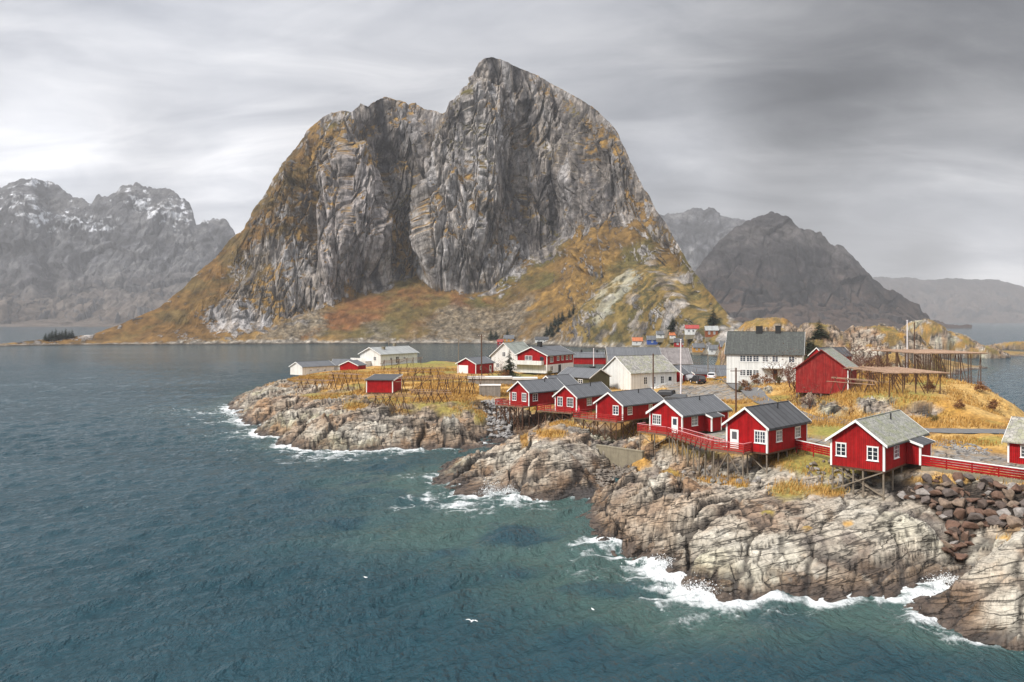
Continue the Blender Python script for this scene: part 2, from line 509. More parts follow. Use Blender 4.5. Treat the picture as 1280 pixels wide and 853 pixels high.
FLAT = []     # (x, y, radius, z) levelled building plots, filled before the terrain is meshed


def ground(x, y):
    z, _, _ = terr(np.array([x]), np.array([y]))
    return float(z[0])


def make_terrain():
    na, nr = 1240, 720
    a = np.linspace(-.46, .86, na)
    Y = 42.0 * np.exp(np.linspace(0, math.log(640 / 42.0), nr))
    A, YY = np.meshgrid(a, Y)
    X = A * YY
    z, rock, (fr, bf, bg_, crack) = terr(X, YY)
    Pn = np.stack([X, YY, z], -1)
    # albedo: lichen-grey rock, rusty tide zone, straw grass
    n1 = fbm(X / 3, YY / 3, z / 3, o=5, s=61)
    n2 = fbm(X / 12, YY / 12, z / 8, o=4, s=62)
    n3 = fbm(X / .7, YY / .7, z / .7, o=3, s=63)
    blkc = _hash(bf.astype(np.int64), bg_.astype(np.int64), np.zeros_like(bf, np.int64), 9)
    c = np.empty(X.shape + (3,), np.float32); c[:] = (.35, .30, .235)
    c = clerp(c, (.50, .46, .385), sstep(.48, .68, n1))
    c = clerp(c, (.19, .165, .145), sstep(.50, .28, n1) * .8)
    c = clerp(c, (.34, .33, .20), sstep(.58, .70, n2) * .5)
    c = clerp(c, (.34, .17, .055), sstep(.60, .68, fbm(X / 4.5, YY / 4.5, z / 4, o=4, s=69)) * .6)              # yellow-green lichen
    c = clerp(c, (.27, .17, .10), sstep(.55, .40, n2) * .6)              # rusty beds
    c = c * (0.78 + .42 * blkc[..., None]) * (0.72 + .56 * n3[..., None])
    c = clerp(c, (.47, .43, .355), fr * sstep(.30, .55, n1) * .6)
    tide = sstep(1.7, .4, z + 2.4 * (n1 - .5))
    c = clerp(c, (.14, .084, .044), tide * .85 * sstep(.25, .5, n3 * .6 + blkc * .4))
    c = clerp(c, (.055, .040, .032), sstep(.60, .05, z + .9 * (n1 - .5)) * .8)
    c = clerp(c, (.035, .03, .027), np.clip(crack * 1.6, 0, .85) * rock)  # crack shade and dirt painted dark into the rock colour
    yy = YY; px = 640 + 1000 * X / yy; py = 400 + 1000 * (CAM_Z - z) / yy
    rip_shade = softpoly([(1112, 604), (1140, 596), (1170, 596), (1330, 616), (1330, 664), (1240, 656), (1218, 668), (1205, 712), (1178, 690), (1186, 662), (1158, 632), (1118, 622)], px, py, 4.0)
    c = clerp(c, (.055, .042, .032), rip_shade)  # dark earth, with the shade between the bank's boulders painted into it
    rc = c.copy()
    # grass
    g = np.empty_like(c); g[:] = (.36, .188, .036)
    g = clerp(g, (.46, .285, .090), sstep(.48, .66, n2))
    g = clerp(g, (.22, .19, .045), sstep(.52, .36, n2) * .9)
    g = clerp(g, (.20, .105, .035), sstep(.58, .68, fbm(X / 8, YY / 8, o=4, s=66)) * .8)
    kn = sstep(205, 235, YY) * sstep(58, 66, X)
    g = clerp(g, (.20, .125, .042), kn * .85 * sstep(.3, .55, n1 * .5 + n3 * .5))
    g = clerp(g, (.10, .075, .03), kn * sstep(.52, .62, fbm(X / 3, YY / 3, z / 3, o=4, s=68)) * .7)
    g = g * (.55 + .9 * n3[..., None])
    yy = YY; px = 640 + 1000 * X / yy; py = 400 + 1000 * (CAM_Z - z) / yy
    for cx, cy, rx, ry in ((1035, 541, 35, 7), (1225, 552, 45, 6), (1110, 495, 60, 8), (880, 545, 40, 10), (1160, 475, 30, 10), (520, 452, 40, 4), (1000, 455, 30, 12)):
        d = np.sqrt(((px - cx) / rx) ** 2 + ((py - cy) / ry) ** 2)
        g = clerp(g, (.20, .215, .045), sstep(1.3, .4, d + n1 * .8 - .4) * .75)
    grav = np.zeros_like(z)
    for poly in ([(1165, 578), (1166, 563), (1195, 560), (1262, 570), (1290, 576), (1290, 598), (1225, 588)], [(835, 482), (875, 480), (905, 478), (925, 485), (940, 500), (880, 502), (840, 496)], [(870, 545), (905, 535), (915, 560), (880, 566), (860, 560)], [(985, 560), (1000, 545), (1042, 548), (1042, 560)], [(1100, 548), (1165, 552), (1165, 570)]):
        grav = np.maximum(grav, softpoly(poly, px + 14 * (n1 - .5), py + 6 * (n1 - .5), 3.0))
    g = clerp(g, (.24, .225, .205), grav * (.6 + .4 * sstep(.35, .55, n3)))
    c = clerp(g, (0, 0, 0), np.zeros_like(z))
    c = g + (rc - g) * rock[..., None]
    veg = (1 - rock) * (1 - grav)
    far = sstep(-1.5, -.2, z) > 0.01
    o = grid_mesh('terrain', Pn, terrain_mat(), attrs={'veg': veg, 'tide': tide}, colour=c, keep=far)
    tag(o, kind='structure')
    return Pn, veg


def terrain_mat():
    m = bpy.data.materials.new('terrain'); m.use_nodes = True
    nt = m.node_tree; bs = nt.nodes['Principled BSDF']
    col = NN(nt, 'ShaderNodeAttribute', attribute_name='Col')
    veg = NN(nt, 'ShaderNodeAttribute', attribute_name='veg')
    tide = NN(nt, 'ShaderNodeAttribute', attribute_name='tide')
    geo = nt.nodes.new('ShaderNodeNewGeometry')
    n = NN(nt, 'ShaderNodeTexNoise', Scale=2.2, Detail=8.0, Roughness=.65)
    LK(nt, geo.outputs['Position'], n.inputs['Vector'])
    # thin dark joints along the beds, with crack shade and dirt in the colour
    def dotp(vec):
        d = nt.nodes.new('ShaderNodeVectorMath'); d.operation = 'DOT_PRODUCT'
        LK(nt, geo.outputs['Position'], d.inputs[0]); d.inputs[1].default_value = vec
        return d.outputs['Value']
    cb = nt.nodes.new('ShaderNodeCombineXYZ')
    LK(nt, dotp((.75 * .085, .55 * .085, .01)), cb.inputs[0]); LK(nt, dotp((-.28, .32, 1.05)), cb.inputs[1]); LK(nt, dotp((.1, .05, .5)), cb.inputs[2])
    la = NN(nt, 'ShaderNodeTexNoise', Scale=1.0, Detail=3.0, Roughness=.5, Distortion=.15)
    lb = NN(nt, 'ShaderNodeTexNoise', Scale=2.7, Detail=2.0, Roughness=.5, Distortion=.12)
    LK(nt, cb.outputs[0], la.inputs['Vector']); LK(nt, cb.outputs[0], lb.inputs['Vector'])
    def lines(nn, w, lo):
        a_ = math_node(nt, 'ABSOLUTE', math_node(nt, 'SUBTRACT', nn.outputs['Fac'], .5))
        return ramp(nt, a_, [(0, lo), (w * .35, lo + .1), (w, 1.0)])
    crk = mix(nt, 1.0, lines(la, .018, .12), lines(lb, .022, .66), 'MULTIPLY')
    rockf = math_node(nt, 'SUBTRACT', 1.0, veg.outputs['Fac'])
    crkm = mix(nt, rockf, 1.0, crk)
    var = ramp(nt, n.outputs['Fac'], [(.28, .50), (.5, 1.0), (.72, 1.5)])
    c1 = mix(nt, 1.0, col.outputs['Color'], var, 'MULTIPLY')
    c2 = mix(nt, 1.0, c1, mix(nt, .8, 1.0, crkm), 'MULTIPLY')
    LK(nt, c2, bs.inputs['Base Color'])
    rg = ramp(nt, tide.outputs['Fac'], [(0, .88), (1, .42)])
    LK(nt, rg, bs.inputs['Roughness'])
    bs.inputs['Specular IOR Level'].default_value = .35
    hh = math_node(nt, 'ADD', math_node(nt, 'MULTIPLY', n.outputs['Fac'], .55), math_node(nt, 'MULTIPLY', crkm, .45))
    bp = NN(nt, 'ShaderNodeBump', Strength=.95, Distance=.38)
    LK(nt, hh, bp.inputs['Height']); LK(nt, bp.outputs[0], bs.inputs['Normal'])
    return m


TP, TVEG = make_terrain()


# ------------------------------------------------------------------ sea
FOAM_SPOTS = [at(px, py, 0) + (r, s) for px, py, r, s in (
    (282, 512, 15, 1.1), (300, 526, 10, 1.15), (322, 542, 10, 1.15), (350, 556, 8, 1.1), (380, 566, 8, 1.1), (420, 570, 8, 1.1), (460, 568, 7, 1.0), (500, 564, 7, .95), (545, 560, 5, .7), (590, 553, 4, .8),
    (555, 596, 7, .8), (540, 625, 6, 1.1), (585, 628, 6, 1.25), (630, 625, 5, 1.2), (665, 624, 4, 1.0), (720, 616, 4, .6), (530, 600, 5, .6), (500, 628, 5, .7),
    (745, 672, 4.5, .9), (775, 697, 4.5, 1.1), (815, 715, 5, 1.15), (845, 738, 5, 1.3), (880, 752, 4.5, 1.2), (920, 755, 3.5, .9), (965, 749, 3, .95), (1020, 748, 3, .95), (1060, 745, 2.5, .8), (1105, 741, 2.5, .7),
    (1190, 726, 3.2, 1.25), (1170, 742, 3, 1.1), (1165, 768, 2.6, 1.1), (1195, 792, 2, .8), (1250, 805, 1.6, .6), (800, 740, 4, .5), (1210, 705, 2, 1.1))]
GREEN_SPOTS = [at(px, py, 0) + (r,) for px, py, r in ((560, 660, 9), (630, 645, 7), (530, 600, 9), (700, 690, 7), (760, 725, 7), (830, 760, 6), (690, 640, 7), (1110, 755, 5), (640, 670, 7), (900, 768, 5), (1060, 765, 3), (1150, 780, 3))]


def make_sea():
    na, nr = 1000, 820
    a = np.linspace(-.82, .86, na)
    Y = 34.0 * np.exp(np.linspace(0, math.log(420 / 34.0), nr))
    A, YY = np.meshgrid(a, Y)
    X = A * YY
    hz, _, _ = terr(X, YY)
    # wind waves travelling to the right and away, shortened in the lee
    w = np.zeros_like(X)
    r2 = np.random.default_rng(5)
    for i in range(26):
        L = 1.1 * 1.17 ** (i * .55) * 1.0
        th = R(-28) + r2.normal(0, .42)
        k = 2 * math.pi / L
        ph = k * (X * math.cos(th) + YY * math.sin(th)) + r2.uniform(0, 6.28) + 2.2 * (fbm(X / (L * 4) + i, YY / (L * 4), o=2, s=i) - .5) * 3
        amp = .0110 * L ** .85
        w += amp * (1 - np.abs(np.sin(ph / 2)) * 2) * np.clip(2.4 - 90 * L ** -1.0 * 0, 0, 1)
    gust = .45 + 1.1 * fbm(X / 45, YY / 22, o=3, s=88)
    w = w * gust
    w += .05 * (fbm(X / 1.3, YY / 1.0, o=3, s=71) - .5) * gust
    fadeout = np.clip(1.25 - YY / 330, .0, 1)
    w *= fadeout
    # foam near the rocks
    depth = -hz
    n1 = fbm(X / 2.6, YY / 2.6, o=5, s=81, rough=.6)
    n2 = ridged(X / 1.7 + 2 * n1, YY / 1.2 + 2 * n1, o=4, s=82)
    spot = np.zeros_like(X); green = np.zeros_like(X)
    for x, y, r, s in FOAM_SPOTS:
        spot = np.maximum(spot, s * np.exp(-(((X - x) / (r * 1.15)) ** 2 + ((YY - y) / r) ** 2)))
    for x, y, r in GREEN_SPOTS:
        green = np.maximum(green, np.exp(-(((X - x) / (r * 1.5)) ** 2 + ((YY - y) / r) ** 2)))
    near = sstep(1.7, -.1, depth)
    fo = spot * .72 + near * .55 * (.35 + spot)
    foam = sstep(.44, 1.22, fo * 0.82 + .80 * (n1 - .5) + .75 * (n2 - .45))
    swirl = ridged(X / 5 + 1.5 * n1, YY / 3.2 + 1.5 * n1, o=3, s=85)
    foam = np.maximum(foam, sstep(.74, .98, swirl) * sstep(.08, .5, spot) * .6)
    caps = sstep(.73, .80, fbm(X / 2.2, YY / 1.0, o=4, s=95)) * .0
    foam = np.clip(foam + caps, 0, 1)
    z = w + foam * .10 * n2 + .35 * spot * (n1 - .45)
    green = np.clip(green * 1.1 * sstep(.25, .6, fbm(X / 6, YY / 5, o=4, s=86)) + .5 * sstep(3.2, .5, depth) + .35 * np.clip(spot, 0, 1), 0, 1)
    Pn = np.stack([X, YY, z], -1)
    keep = hz < .9
    o = grid_mesh('sea', Pn, sea_mat(), attrs={'foam': foam, 'green': green, 'nearness': fadeout}, keep=keep)
    tag(o, kind='structure')
    # open water on to the horizon: outer ring a hair lower, butted at its inner edge
    me = bpy.data.meshes.new('open_sea')
    bm = bmesh.new()
    zz = -.05
    S = 30000.0
    def quad(p): bm.faces.new([bm.verts.new((x, y, zz)) for x, y in p])
    y0, y1 = float(Y[0]), float(Y[-1]); al, ar = a[0], a[-1]
    quad([(al * y1, y1), (ar * y1, y1), (S, S), (-S, S)])
    quad([(-S, S), (-S, -200), (al * y0, y0), (al * y1, y1)])
    quad([(S, -200), (S, S), (ar * y1, y1), (ar * y0, y0)])
    quad([(-S, -200), (S, -200), (ar * y0, y0), (al * y0, y0)])
    bm.normal_update()
    for f in bm.faces:
        if f.normal.z < 0: f.normal_flip()
    bm.to_mesh(me); bm.free()
    me.materials.append(sea_mat())
    tag(link('open_sea', me), kind='structure')


_sea = None


def sea_mat():
    global _sea
    if _sea: return _sea
    m = bpy.data.materials.new('sea'); m.use_nodes = True; _sea = m
    nt = m.node_tree; bs = nt.nodes['Principled BSDF']
    foam = NN(nt, 'ShaderNodeAttribute', attribute_name='foam')
    green = NN(nt, 'ShaderNodeAttribute', attribute_name='green')
    geo = nt.nodes.new('ShaderNodeNewGeometry')
    mp = NN(nt, 'ShaderNodeMapping'); mp.inputs['Rotation'].default_value = (0, 0, R(28)); mp.inputs['Scale'].default_value = (.75, .4, 1)
    LK(nt, geo.outputs['Position'], mp.inputs['Vector'])
    n1 = NN(nt, 'ShaderNodeTexNoise', Scale=.55, Detail=6.0, Roughness=.62, Distortion=.4)
    n2 = NN(nt, 'ShaderNodeTexNoise', Scale=3.0, Detail=4.0, Roughness=.6)
    n3 = NN(nt, 'ShaderNodeTexNoise', Scale=.02, Detail=4.0, Roughness=.6)
    for n in (n1, n2): LK(nt, mp.outputs[0], n.inputs['Vector'])
    mp3 = NN(nt, 'ShaderNodeMapping'); mp3.inputs['Scale'].default_value = (.35, 1.5, 1)
    LK(nt, geo.outputs['Position'], mp3.inputs['Vector']); LK(nt, mp3.outputs[0], n3.inputs['Vector'])
    h = math_node(nt, 'ADD', math_node(nt, 'MULTIPLY', n1.outputs['Fac'], 1.0), math_node(nt, 'MULTIPLY', n2.outputs['Fac'], .55))
    bp = NN(nt, 'ShaderNodeBump', Strength=1.0, Distance=1.15)
    LK(nt, h, bp.inputs['Height']); LK(nt, bp.outputs[0], bs.inputs['Normal'])
    LK(nt, ramp(nt, n3.outputs['Fac'], [(.3, .5), (.7, 1.0)]), bp.inputs['Strength'])
    base = mix(nt, green.outputs['Fac'], (.0070, .042, .058), (.040, .084, .076))
    fn = NN(nt, 'ShaderNodeTexNoise', Scale=2.4, Detail=6.0, Roughness=.7)
    LK(nt, geo.outputs['Position'], fn.inputs['Vector'])
    fm = ramp(nt, math_node(nt, 'ADD', foam.outputs['Fac'], math_node(nt, 'MULTIPLY', math_node(nt, 'SUBTRACT', fn.outputs['Fac'], .5), 1.1)), [(.12, 0.0), (.55, .45), (1.15, 1.0)])
    fm2 = math_node(nt, 'MULTIPLY', fm, ramp(nt, foam.outputs['Fac'], [(.01, 0.0), (.50, 1.0)]))
    c = mix(nt, math_node(nt, 'MULTIPLY', fm2, .92), base, (.80, .82, .82))
    LK(nt, c, bs.inputs['Base Color'])
    LK(nt, ramp(nt, fm2, [(0, .09), (1, .8)]), bs.inputs['Roughness'])
    bs.inputs['IOR'].default_value = 1.333
    return m


make_sea()


# ------------------------------------------------------------------ mountains
def profile_mountain(name, px0, px1, ncol, segs, nrow, mat, disp, colour, back=(250, .35)):
    """segs: list of (py(px) array function or None, tan slope(px)); the first is the shore distance D0(px).
    Each column is a profile rising from the shore through the lines of the photo at true slopes, then falling away behind."""
    px = np.linspace(px0, px1, ncol)
    al = (px - 640) / 1000
    D0 = segs[0](px)
    Ys = [D0 - 12, D0]; Zs = [np.full_like(px, -4.0), np.full_like(px, 0.3)]
    for pyf, sl in segs[1:]:
        e = (400 - pyf(px)) / 1000       # z = 20 + e*Y
        s = sl(px) if callable(sl) else np.full_like(px, sl)
        Yn = (20 - Zs[-1] + s * Ys[-1]) / np.maximum(s - e, .02)
        Yn = np.clip(Yn, Ys[-1] + 1.0, Ys[-1] + 2500)
        Zn = 20 + e * Yn
        Ys.append(Yn); Zs.append(Zn)
    Ys.append(Ys[-1] + back[0]); Zs.append(np.maximum(Zs[-1] - back[0] * back[1], -4.0))
    Ys = np.array(Ys); Zs = np.array(Zs)
    L = np.hypot(np.diff(Ys, axis=0), np.diff(Zs, axis=0))
    cum = np.vstack([np.zeros_like(px), np.cumsum(L, 0)])
    Pn = np.zeros((nrow, ncol, 3))
    w = np.ones(len(segs) + 2); w[-1] = .12; w[0] = .3
    cw = np.vstack([np.zeros_like(px), np.cumsum(L * w[:len(L), None], 0)])
    for j in range(ncol):
        t = np.linspace(0, cw[-1, j], nrow)
        yj = np.interp(t, cw[:, j], Ys[:, j]); zj = np.interp(t, cw[:, j], Zs[:, j])
        Pn[:, j, 0] = al[j] * yj; Pn[:, j, 1] = yj; Pn[:, j, 2] = zj
    # smooth the profile corners a little
    for _ in range(3):
        Pn[1:-1] = (Pn[:-2] + 2 * Pn[1:-1] + Pn[2:]) / 4

    def normals(Q):
        du = np.gradient(Q, axis=1); dv = np.gradient(Q, axis=0)
        n = np.cross(du, dv)
        n /= np.linalg.norm(n, axis=-1, keepdims=True) + 1e-9
        return n
    PX = 640 + 1000 * Pn[..., 0] / Pn[..., 1]
    PY = 400 + 1000 * (CAM_Z - Pn[..., 2]) / Pn[..., 1]
    N = normals(Pn)
    d = disp(Pn, PX, PY, N)
    low = sstep(-2, 25, Pn[..., 2])[..., None]
    Q = Pn + N * d[..., None] * low
    N2 = normals(Q)
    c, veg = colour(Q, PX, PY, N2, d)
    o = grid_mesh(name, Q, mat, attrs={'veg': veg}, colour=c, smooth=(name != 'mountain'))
    tag(o, kind='structure')
    return Q, PX, PY


def fn(pts):
    a = np.array(pts, float)
    return lambda p: np.interp(p, a[:, 0], a[:, 1])


def jag(f, amp, s):
    def g(p):
        p = np.asarray(p, float)
        return f(p) + amp * (3.2 * (vnoise(p / 17, p * 0, s=s) - .5) + 1.8 * (vnoise(p / 6.1, p * 0, s=s + 1) - .5) + .9 * (vnoise(p / 2.3, p * 0, s=s + 2) - .5))
    return g


def mountain_mat(name, scale, bump):
    m = bpy.data.materials.new(name); m.use_nodes = True
    nt = m.node_tree; bs = nt.nodes['Principled BSDF']
    col = NN(nt, 'ShaderNodeAttribute', attribute_name='Col')
    veg = NN(nt, 'ShaderNodeAttribute', attribute_name='veg')
    geo = nt.nodes.new('ShaderNodeNewGeometry')
    n = NN(nt, 'ShaderNodeTexNoise', Scale=scale, Detail=9.0, Roughness=.68)
    LK(nt, geo.outputs['Position'], n.inputs['Vector'])
    mp = NN(nt, 'ShaderNodeMapping'); mp.inputs['Scale'].default_value = (scale * 1.5, scale * 1.5, scale * .16); mp.inputs['Rotation'].default_value = (0, R(12), 0)
    LK(nt, geo.outputs['Position'], mp.inputs['Vector'])
    st = NN(nt, 'ShaderNodeTexNoise', Scale=1.0, Detail=7.0, Roughness=.65, Distortion=.6)
    LK(nt, mp.outputs[0], st.inputs['Vector'])
    rockf = math_node(nt, 'SUBTRACT', 1.0, veg.outputs['Fac'])
    v1 = ramp(nt, n.outputs['Fac'], [(.32, .45), (.5, 1.0), (.68, 1.6)])
    v2 = ramp(nt, st.outputs['Fac'], [(.34, .42), (.5, 1.0), (.66, 1.5)])
    mv = NN(nt, 'ShaderNodeMapping'); mv.inputs['Scale'].default_value = (scale * 1.5, scale * 1.5, scale * .42); mv.inputs['Rotation'].default_value = (0, R(9), 0)
    LK(nt, geo.outputs['Position'], mv.inputs['Vector'])
    wv = nt.nodes.new('ShaderNodeVectorMath'); wv.operation = 'MULTIPLY_ADD'
    LK(nt, n.outputs['Color'], wv.inputs[0]); wv.inputs[1].default_value = (.9, .9, .9); LK(nt, mv.outputs[0], wv.inputs[2])
    vo = NN(nt, 'ShaderNodeTexVoronoi', feature='DISTANCE_TO_EDGE', Scale=1.0)
    LK(nt, wv.outputs[0], vo.inputs['Vector'])
    crk = ramp(nt, vo.outputs['Distance'], [(0, .42), (.04, .85), (.08, 1.0)])
    v = mix(nt, 1.0, v1, mix(nt, rockf, 1.0, mix(nt, 1.0, v2, crk, 'MULTIPLY')), 'MULTIPLY')
    LK(nt, mix(nt, 1.0, col.outputs['Color'], v, 'MULTIPLY'), bs.inputs['Base Color'])
    bs.inputs['Roughness'].default_value = .9
    bs.inputs['Specular IOR Level'].default_value = .25
    h = math_node(nt, 'ADD', math_node(nt, 'MULTIPLY', n.outputs['Fac'], .6), math_node(nt, 'MULTIPLY', math_node(nt, 'MULTIPLY', st.outputs['Fac'], rockf), .8))
    bp = NN(nt, 'ShaderNodeBump', Strength=.9, Distance=bump)
    LK(nt, h, bp.inputs['Height']); LK(nt, bp.outputs[0], bs.inputs['Normal'])
    return m


RIDGE = fn([(-80, 433), (0, 430.5), (20, 428), (45, 425), (60, 423.5), (90, 420.5), (115, 418.5), (135, 411), (150, 406), (200, 385), (230, 360), (250, 340), (270, 325), (290, 300), (303, 290), (320, 262), (335, 240), (350, 215), (365, 193), (375, 175), (385, 162), (400, 150), (410, 141),
            (425, 139), (440, 138), (450, 128), (460, 132), (470, 125), (487, 121), (500, 127), (510, 133), (520, 130), (530, 138), (545, 139), (553, 143), (558, 140), (563, 128), (575, 118), (587, 103), (592, 88), (597, 78), (605, 73),
            (615, 72), (625, 74), (640, 80), (660, 88), (680, 98), (700, 110), (720, 120), (740, 134), (755, 146), (765, 155), (775, 170), (782, 185), (790, 203), (800, 222), (805, 235), (812, 245), (820, 262), (832, 277), (842, 295), (852, 312),
            (862, 330), (872, 345), (882, 360), (893, 372), (903, 385), (912, 396), (930, 405), (960, 412), (1000, 418)])
_ridge0 = RIDGE
RIDGE = lambda p: _ridge0(p) + sstep(180, 260, np.asarray(p, float)) * (1 - .7 * sstep(590, 610, np.asarray(p, float))) * (jag(_ridge0, 1.1, 590)(p) - _ridge0(p))
SHORE_M = fn([(-80, 560), (0, 600), (60, 625), (200, 640), (300, 655), (400, 667), (620, 667), (690, 625), (740, 565), (800, 528), (850, 480), (900, 430), (960, 410), (1000, 405)])
TALUS = fn([(-80, 433.5), (0, 432), (40, 429.5), (100, 427), (160, 421), (200, 414), (230, 412), (260, 410), (300, 405), (330, 405), (360, 400), (400, 388), (430, 380), (460, 370), (490, 352), (520, 346), (545, 366), (600, 366), (620, 363), (640, 350), (660, 335),
            (700, 318), (735, 330), (760, 352), (790, 330), (820, 322), (850, 345), (880, 375), (900, 395), (930, 408), (1000, 420)])
TSL = fn([(-80, .25), (100, .3), (200, .42), (300, .5), (400, .55), (600, .55), (700, .55), (760, .62), (850, .6), (900, .5), (1000, .3)])
# the slope above the talus up to the foot of the sheer face
FOOT = fn([(-80, 433.2), (0, 431.2), (40, 427), (100, 423), (160, 414), (200, 398), (250, 372), (300, 350), (350, 330), (390, 345), (400, 380), (430, 378), (460, 366), (490, 345), (520, 340), (545, 363), (600, 363), (620, 358), (640, 340), (660, 322), (700, 296), (740, 290), (780, 280), (810, 268), (830, 285), (850, 320), (880, 364), (900, 389), (930, 407), (1000, 419.5)])
FSL = fn([(-80, .3), (200, .8), (300, 1.1), (390, 1.6), (400, 2.0), (620, 1.8), (660, .8), (700, .62), (760, .75), (850, .9), (1000, .4)])
CSL = fn([(-80, .35), (150, .6), (220, .8), (300, 1.05), (360, 1.35), (400, 2.0), (430, 2.6), (540, 2.2), (590, 3.0), (700, 2.8), (770, 2.0), (810, 1.2), (860, .9), (920, .5), (1000, .4)])


def main_disp(P, PX, PY, N):
    X, Y, Z = P[..., 0], P[..., 1], P[..., 2]
    wx = X + 26 * (fbm(X / 90, Y / 90, Z / 90, o=3, s=1) - .5)
    face = 1 - softpoly([(300, 440), (330, 405), (400, 388), (520, 346), (545, 366), (620, 363), (660, 335), (700, 318), (720, 330), (690, 425), (640, 445)], PX, PY, 6) * .85
    foot = softpoly([(690, 428), (735, 375), (800, 318), (850, 330), (930, 400), (940, 460), (690, 460)], PX, PY, 10)
    d = 22 * (ridged(wx / 105, Y / 300, Z / 330, o=3, s=2) - .5)
    d += 15 * (ridged(wx / 42 + Z / 160, Y / 130, Z / 130, o=4, s=4) - .45)
    d += 7 * (ridged(wx / 17 - Z / 70, Y / 120, Z / 70, o=4, s=6) - .45)
    d += 3.2 * (ridged(wx / 7 + Z / 45, Y / 60, Z / 34, o=3, s=9) - .45)
    fv, fe = facets(wx / 40 + Z / 300, Y / 170, Z / 150, 5)
    fv2, fe2 = facets(wx / 13 - Z / 140, Y / 70, Z / 62, 6)
    fv3, fe3 = facets(X / 5.2 + Z / 70, Y / 30, Z / 24, 7)
    steep = lerp(.12, 1.0, sstep(.80, .50, N[..., 2]))
    d = .55 * d + steep * (17 * fv * sstep(0, .30, fe) + 7.0 * fv2 * sstep(0, .28, fe2) + 3.2 * fv3 * sstep(0, .25, fe3) - 4.0 * sstep(.12, 0, fe2) - 1.8 * sstep(.15, 0, fe3))
    d *= lerp(.05, 1.0, sstep(40, 280, PX))
    cr = steep * ridged(wx / 30 + Z / 90, Y / 90, Z / 150, o=3, s=17)
    d -= 7 * sstep(.80, .97, cr)
    d -= 3.5 * steep * sstep(.78, .95, ridged(wx / 11 - Z / 40, Y / 40, Z / 60, o=3, s=18))
    d *= face * (1 - .45 * foot)
    d += lerp(.05, 1.0, sstep(40, 240, PX)) * 5 * (fbm(X / 22, Y / 22, Z / 22, o=5, s=10, rough=.6) - .5) + 3.2 * sstep(60, 240, PX) * (fbm(X / 6, Y / 6, Z / 6, o=4, s=14) - .5)
    B = np.zeros_like(d)
    # big forms: the left slab stands proud, the gully behind it is deep, the central pillar has a sharp left edge
    B += 26 * softpoly([(400, 392), (398, 330), (402, 270), (412, 225), (430, 190), (452, 185), (470, 240), (480, 300), (472, 350), (440, 380)], PX, PY, 14)
    B -= 19 * softpoly([(480, 180), (505, 175), (530, 220), (524, 300), (516, 345), (490, 345), (482, 300), (476, 250)], PX, PY, 16)
    B += 18 * softpoly([(535, 360), (528, 300), (552, 190), (580, 130), (600, 100), (625, 110), (620, 250), (600, 330), (580, 362)], PX, PY, 9)
    B -= 12 * softpoly([(622, 340), (630, 240), (650, 130), (668, 130), (660, 240), (640, 345)], PX, PY, 8)
    B -= 10 * softpoly([(745, 280), (735, 200), (730, 160), (760, 200), (775, 270)], PX, PY, 8)
    B -= 14 * softpoly([(395, 345), (388, 280), (396, 230), (404, 240), (400, 320)], PX, PY, 6)
    d += B * sstep(-4, 70, FOOT(PX) - PY)
    d *= lerp(.35, 1.0, sstep(-2, 26, np.abs(FOOT(PX) - PY)))
    d *= lerp(.22, 1.0, sstep(2, 40, PY - RIDGE(PX)))
    d += 10 * softpoly([(700, 430), (735, 385), (790, 340), (830, 345), (880, 400), (900, 440), (720, 445)], PX, PY, 14)
    return d


